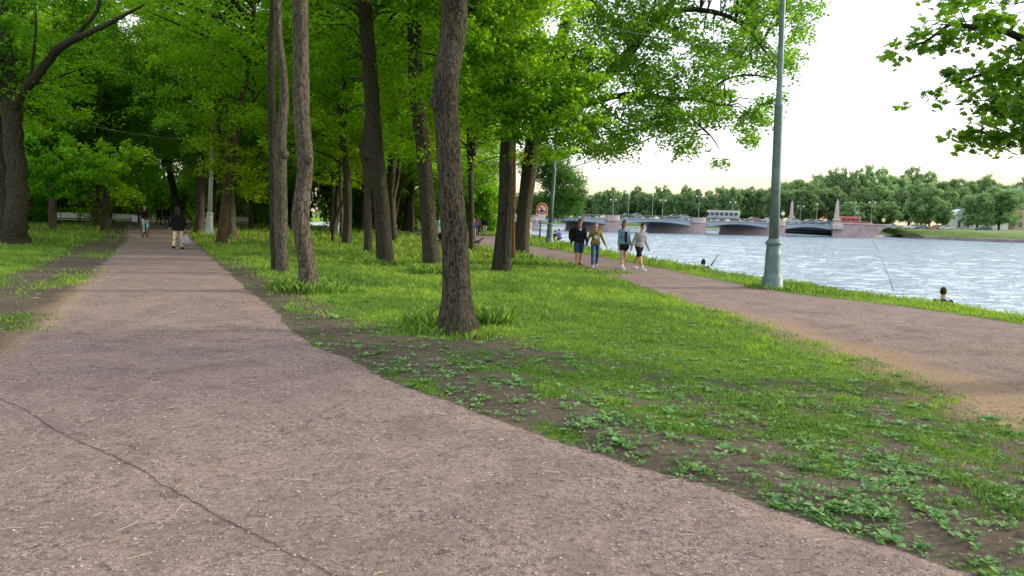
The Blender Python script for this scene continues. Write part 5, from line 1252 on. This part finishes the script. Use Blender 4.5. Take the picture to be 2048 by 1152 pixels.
# cyclist
def bicycle(loc, rz, label, col=(.16,.60,.62), s=1.0):
    e = empty('bicycle', loc, rz, label, 'bicycle'); mt = plain('bike_paint_%d'%int(col[0]*100), col, .35, .08); R_ = .33*s
    for y in (-.52*s,.52*s):
        b = MB(); b.tube([(0, y+R_*math.cos(a), R_+R_*math.sin(a)) for a in np.linspace(0,2*math.pi,29)], .024, 6, False); w = b.build('wheel', M_TYRE, e, True)
        b = MB()
        for i in range(12): a = i*math.pi/6; b.tube([(0,y,R_),(0,y+R_*.95*math.cos(a),R_+R_*.95*math.sin(a))], .004, 4, False)
        b.tube([(-.04,y,R_),(.04,y,R_)], .025, 8); b.build('spokes', M_RAIL, w, True)
    b = MB(); bb_ = (0,.08*s,.30*s); st = (0,.22*s,.85*s); hd = (0,-.34*s,.82*s); b.tube([bb_,(0,.20*s,.78*s)], .022, 8); b.tube([bb_,(0,-.36*s,.68*s)], .024, 8); b.tube([(0,.18*s,.66*s),hd], .02, 8); b.tube([bb_,(0,.52*s,R_)], .014, 6); b.tube([(0,.19*s,.70*s),(0,.52*s,R_)], .012, 6); b.tube([hd,(0,-.52*s,R_)], .02, 8); b.build('frame', mt, e, True)
    b = MB(); b.tube([(0,-.33*s,.8*s),(0,-.30*s,1.0*s)], .016, 6); b.tube([(-.29,-.22*s,1.02*s),(-.15,-.33*s,1.01*s),(.15,-.33*s,1.01*s),(.29,-.22*s,1.02*s)], .014, 6); b.build('handlebar', M_DARK, e, True)
    b = MB(); b.ball((0,.25*s,.90*s), (.08,.14,.035), 10); b.tube([(0,.2*s,.78*s),(0,.23*s,.88*s)], .014, 6); b.build('saddle', M_DARK, e, True)
    b = MB(); b.tube([(-.02,.08*s,.30*s),(.02,.08*s,.30*s)], .09, 12); b.tube([(.08,.08*s,.30*s),(.08,.02*s,.15*s)], .012, 5); b.box((.12,.02*s,.14*s),(.09,.08,.02)); b.tube([(-.08,.08*s,.30*s),(-.08,.14*s,.45*s)], .012, 5); b.box((-.12,.14*s,.46*s),(.09,.08,.02)); b.build('crank', M_DARK, e)
    b = MB(); b.tube([(0, -.52*s+(R_+.03)*math.cos(a), R_+(R_+.03)*math.sin(a)) for a in np.linspace(.5,2.6,10)], .02, 5, True, 2); b.tube([(0, .52*s+(R_+.03)*math.cos(a), R_+(R_+.03)*math.sin(a)) for a in np.linspace(.5,2.8,10)], .02, 5, True, 2); b.build('mudguard', mt, e, True)
    return e
g = gp(290,474); bicycle(g, rad(38), 'teal bicycle ridden along the wood path', s=1.02)
person(g, rad(38), 1.58, 'cyclist in a dark jacket and light trousers riding the teal bicycle', 'jacket', ('coatdark', (.03,.022,.03)), 1.0, ('trousers', ('light', (.5,.48,.46))), 1.0, shoes=('white', (.65,.65,.68)), hair='fair',
       legs=((62,75),(38,42)), arms=((42,14,28),(42,14,28)), lean=(0,12), sit=.93, detail=False, vox=.011)
# others, small
def small(px, py, H, label, topc, botc, rz=0, skin=SKIN, group=None, **kw):
    d = dict(hair='brown', legs=((10,4),(-10,12)), arms=((-8,8,14),(10,8,18)), detail=False, vox=.012); d.update(kw)
    return person(gp(px,py), rad(rz), H, label, 'jacket', topc, 1.0, ('trousers', botc), 1.0, shoes=('black', (.015,.015,.015)), skin=skin, group=group, **d)
small(281,452,1.72,'pedestrian in black left of the cyclist at the path end', ('black', (.012,.012,.016)), ('greydark', (.04,.04,.05)))
small(318,450,1.68,'pedestrian in black deep in the shade right of the cyclist', ('black', (.012,.012,.016)), ('black', (.012,.012,.016)), 170)
small(334,453,1.74,'pale faced pedestrian in dark clothes left of the woman in the long black jacket', ('black', (.012,.012,.016)), ('greydark', (.04,.04,.05)), 10)
small(676,468,1.70,'person in a dark top and pale blue jeans walking behind the thin leaning stem', ('navy', (.02,.03,.07)), ('paleblue', (.35,.45,.5)), 60)
small(878,486,1.72,'person in a light turquoise shirt standing half behind the biggest trunk', ('turquoise', (.22,.50,.52)), ('black', (.012,.012,.016)), 20)
small(948,476,1.55,'child in a bright blue top on the riverside path under the trees', ('blue', (.03,.09,.40)), ('palepink', (.55,.48,.5)), 10, legs=((14,4),(-14,12)))
small(955,471,1.68,'walker in a reddish top behind the child in blue', ('reddish', (.28,.10,.08)), ('navy', (.02,.03,.07)), 10)
small(969,470,1.70,'walker in navy alone at the left of the far dark trunk', ('navy', (.02,.03,.07)), ('cream', (.62,.52,.38)), 185)
small(1057,478,1.66,'person in a white dress by the sign post, half behind the leaning trunk', ('white', (.7,.7,.7)), ('white', (.7,.7,.7)), 160, coat=(.3,), female=True)
# a dark pram and a small grey dog beside the biggest trunk
g = gp(885,492); e = empty('pram', g, rad(70), 'black pram with a white hood edge half hidden by the biggest trunk', 'pram')
b = MB(); b.ball((0,0,.62), (.26,.40,.24), 14); b.build('carrycot', cloth('black', (.012,.012,.016)), e, True)
b = MB(); b.ball((0,.16,.80), (.25,.24,.20), 14); b.build('hood', cloth('white', (.7,.7,.7)), e, True)
b = MB(); b.tube([(0,-.62,1.0),(0,-.2,.6),(0,.35,.18)], .018, 6); b.tube([(0,.5,.6),(0,-.35,.18)], .018, 6); b.build('frame', M_DARK, e, True)
for x in (-.24,.24):
    for y in (-.35,.35): b = MB(); b.tube([(x,y+.15*math.cos(a),.15+.15*math.sin(a)) for a in np.linspace(0,6.283,17)], .022, 6, False); b.tube([(x-.02,y,.15),(x+.02,y,.15)], .05, 8); b.build('wheel', M_TYRE, e, True)
g = gp(951,495); e = empty('dog', g, rad(90), 'small grey dog on the grass edge right of the biggest trunk', 'dog')
b = MB()
b.loft([[Vector((w*math.cos(a), y, z+h*math.sin(a))) for a in [2*math.pi*j/12 for j in range(12)]] for y,z,w,h in ((.30,.34,.03,.04),(.26,.34,.08,.085),(.10,.33,.085,.09),(-.08,.32,.095,.11),(-.22,.34,.08,.10),(-.30,.38,.05,.06))])
cone(b, (0,-.24,.38), .06, (0,-.36,.50), .05); b.ball((0,-.40,.53), (.055,.07,.055), 12); cone(b, (0,-.43,.52), .032, (0,-.52,.50), .020)
for s in (-1,1):
    cone(b, (s*.045,-.37,.57), .02, (s*.06,-.35,.62), .006)
    cone(b, (s*.06,-.2,.30), .042, (s*.06,-.19,.16), .022); cone(b, (s*.06,-.19,.16), .022, (s*.06,-.20,.02), .017); cone(b, (s*.06,-.20,.02), .018, (s*.06,-.235,.018), .016)
    cone(b, (s*.06,.20,.31), .055, (s*.06,.16,.19), .032); cone(b, (s*.06,.16,.19), .030, (s*.06,.25,.12), .019); cone(b, (s*.06,.25,.12), .018, (s*.06,.235,.02), .016); cone(b, (s*.06,.235,.02), .018, (s*.06,.2,.018), .016)
cone(b, (0,.29,.36), .022, (0,.38,.50), .012); cone(b, (0,.38,.50), .012, (0,.37,.58), .006)
fuse(b, 'body', plain('dog_fur', (.16,.15,.15), .9, .5, 9, .5), e, .010)
# seated people on the bank
def seated(p, rz, label, topc, botc, H=1.7, **kw):
    d = dict(hair='black', legs=((80,95,8),(70,80,8)), arms=((45,10,40),(40,12,45)), lean=(0,18), sit=.14, detail=False, vox=.011); d.update(kw)
    return person(p, rad(rz), H, label, 'shirt', topc, .8, ('trousers', botc), .6, shoes=('black', (.015,.015,.015)), **d)
p = aty(1888, 582, 17.6); seated(Vector((p.x, 17.6, p.z-.84)), 155, 'angler with short dark hair seated below the bank edge, only head and shoulders showing', ('slate', (.03,.045,.06)), ('navy', (.02,.03,.07)), lean=(0,6), bulk=.92)
p = aty(1410, 524, 27.6); seated(Vector((p.x+.05, 27.6, p.z-.80)), 150, 'long haired person in a reddish brown top sitting at the bank edge', ('maroon', (.09,.03,.03)), ('navy', (.02,.03,.07)), hairstyle='bob', hair='black', lean=(12,10), female=True)
p = aty(1107, 470, 62); seated(Vector((p.x, 62, p.z-.5)), 120, 'dark dressed person sitting on the bank just right of the far lamp post', ('black', (.012,.012,.016)), ('black', (.012,.012,.016)))
p = aty(1120, 471, 60); seated(Vector((p.x, 60, p.z-.35)), 200, 'person in a violet top sitting near the water right of the far lamp post', ('violet', (.16,.14,.36)), ('navy', (.02,.03,.07)))
p = aty(1137, 491, 46); seated(Vector((p.x, 46, p.z-.45)), 60, 'person with bare arms crouching at the bank left of the man in the cap', ('skintone', (.50,.30,.18)), ('skintone', (.50,.30,.18)), skin=SKIN)
# fishing rod leaning out of the tuft on the bank
P = [aty(a,c,y) for a,c,y in ((1787,583,17.8),(1780,560,18.2),(1768,530,18.8),(1756,500,19.3),(1744,480,19.7))]; b = MB(); b.tube([q-P[0] for q in P], [.009,.007,.005,.004,.003], 6); e = b.build('fishing_rod', M_DARK, None, True); e.location = P[0]; props(e, 'long thin fishing rod rising from the grass tuft over the water', 'fishing rod')
P = [aty(a,c,y) for a,c,y in ((1422,531,27.4),(1431,518,27.7),(1437,508,28))]; b = MB(); b.tube([q-P[0] for q in P], [.03,.025,.02], 6); e = b.build('rod_case', M_DARK, None, True); e.location = P[0]; props(e, 'short dark stick standing in the grass beside the long haired person', 'stick')
# ------------------------------------------------------------------ daylight
w = bpy.data.worlds.new('World'); SC.world = w; w.use_nodes = True; nt = w.node_tree; nt.nodes.clear()
SUN_EL, SUN_AZ = rad(17), rad(80)        # azimuth from +Y towards +X
out = nt.nodes.new('ShaderNodeOutputWorld'); sky = nt.nodes.new('ShaderNodeTexSky'); sky.sky_type = 'NISHITA'; sky.sun_disc = False
sky.sun_elevation = SUN_EL; sky.sun_rotation = SUN_AZ; sky.air_density = 1; sky.dust_density = 2
b1 = nt.nodes.new('ShaderNodeBackground'); b1.inputs[1].default_value = .07; nt.links.new(sky.outputs[0], b1.inputs[0])
tc = nt.nodes.new('ShaderNodeTexCoord'); sx = nt.nodes.new('ShaderNodeSeparateXYZ'); nt.links.new(tc.outputs['Generated'], sx.inputs[0])
veil = ramp(nt, sx.outputs[2], [(0, (.74,.60,.42)), (.03, (.76,.65,.46)), (.06, (.80,.74,.62)), (.10, (.92,.91,.88)), (.15, (1,1,1)), (1, (.86,.93,1))])
mp = nt.nodes.new('ShaderNodeMapping'); mp.inputs['Scale'].default_value = (2.2,2.2,48); nt.links.new(tc.outputs['Generated'], mp.inputs[0])
cn = noise(nt, mp.outputs[0], 1.3, 4, .5, .4)
band = ramp(nt, sx.outputs[2], [(.02, 0), (.045, 1), (.06, 1), (.085, 0)])
cf = mixc(nt, 1, ramp(nt, cn.outputs[0], [(.50, 0), (.62, .65)]), band, 'MULTIPLY')
veil = mixc(nt, cf, veil, (.48,.40,.41))
b2 = nt.nodes.new('ShaderNodeBackground'); b2.inputs[1].default_value = 1.35; nt.links.new(veil, b2.inputs[0])
ad = nt.nodes.new('ShaderNodeAddShader'); nt.links.new(b1.outputs[0], ad.inputs[0]); nt.links.new(b2.outputs[0], ad.inputs[1]); nt.links.new(ad.outputs[0], out.inputs[0])
sl = bpy.data.lights.new('sun', 'SUN'); sl.energy = 4.4; sl.angle = rad(5); sl.color = (1,.88,.68)
so = bpy.data.objects.new('sun', sl); COL.objects.link(so)
dv = Vector((math.sin(SUN_AZ)*math.cos(SUN_EL), math.cos(SUN_AZ)*math.cos(SUN_EL), math.sin(SUN_EL))); so.rotation_euler = dv.to_track_quat('Z','Y').to_euler(); so.location = (40,10,30)
# ------------------------------------------------------------------ apply shaping modifiers
dg = bpy.context.evaluated_depsgraph_get()
new = [(o, bpy.data.meshes.new_from_object(o.evaluated_get(dg), depsgraph=dg)) for o in APPLY]
for o, me in new:
    o.modifiers.clear(); o.data = me
    if 'body' in o.name or o.name.split('.')[0] != 'body': me.polygons.foreach_set('use_smooth', np.ones(len(me.polygons), bool))
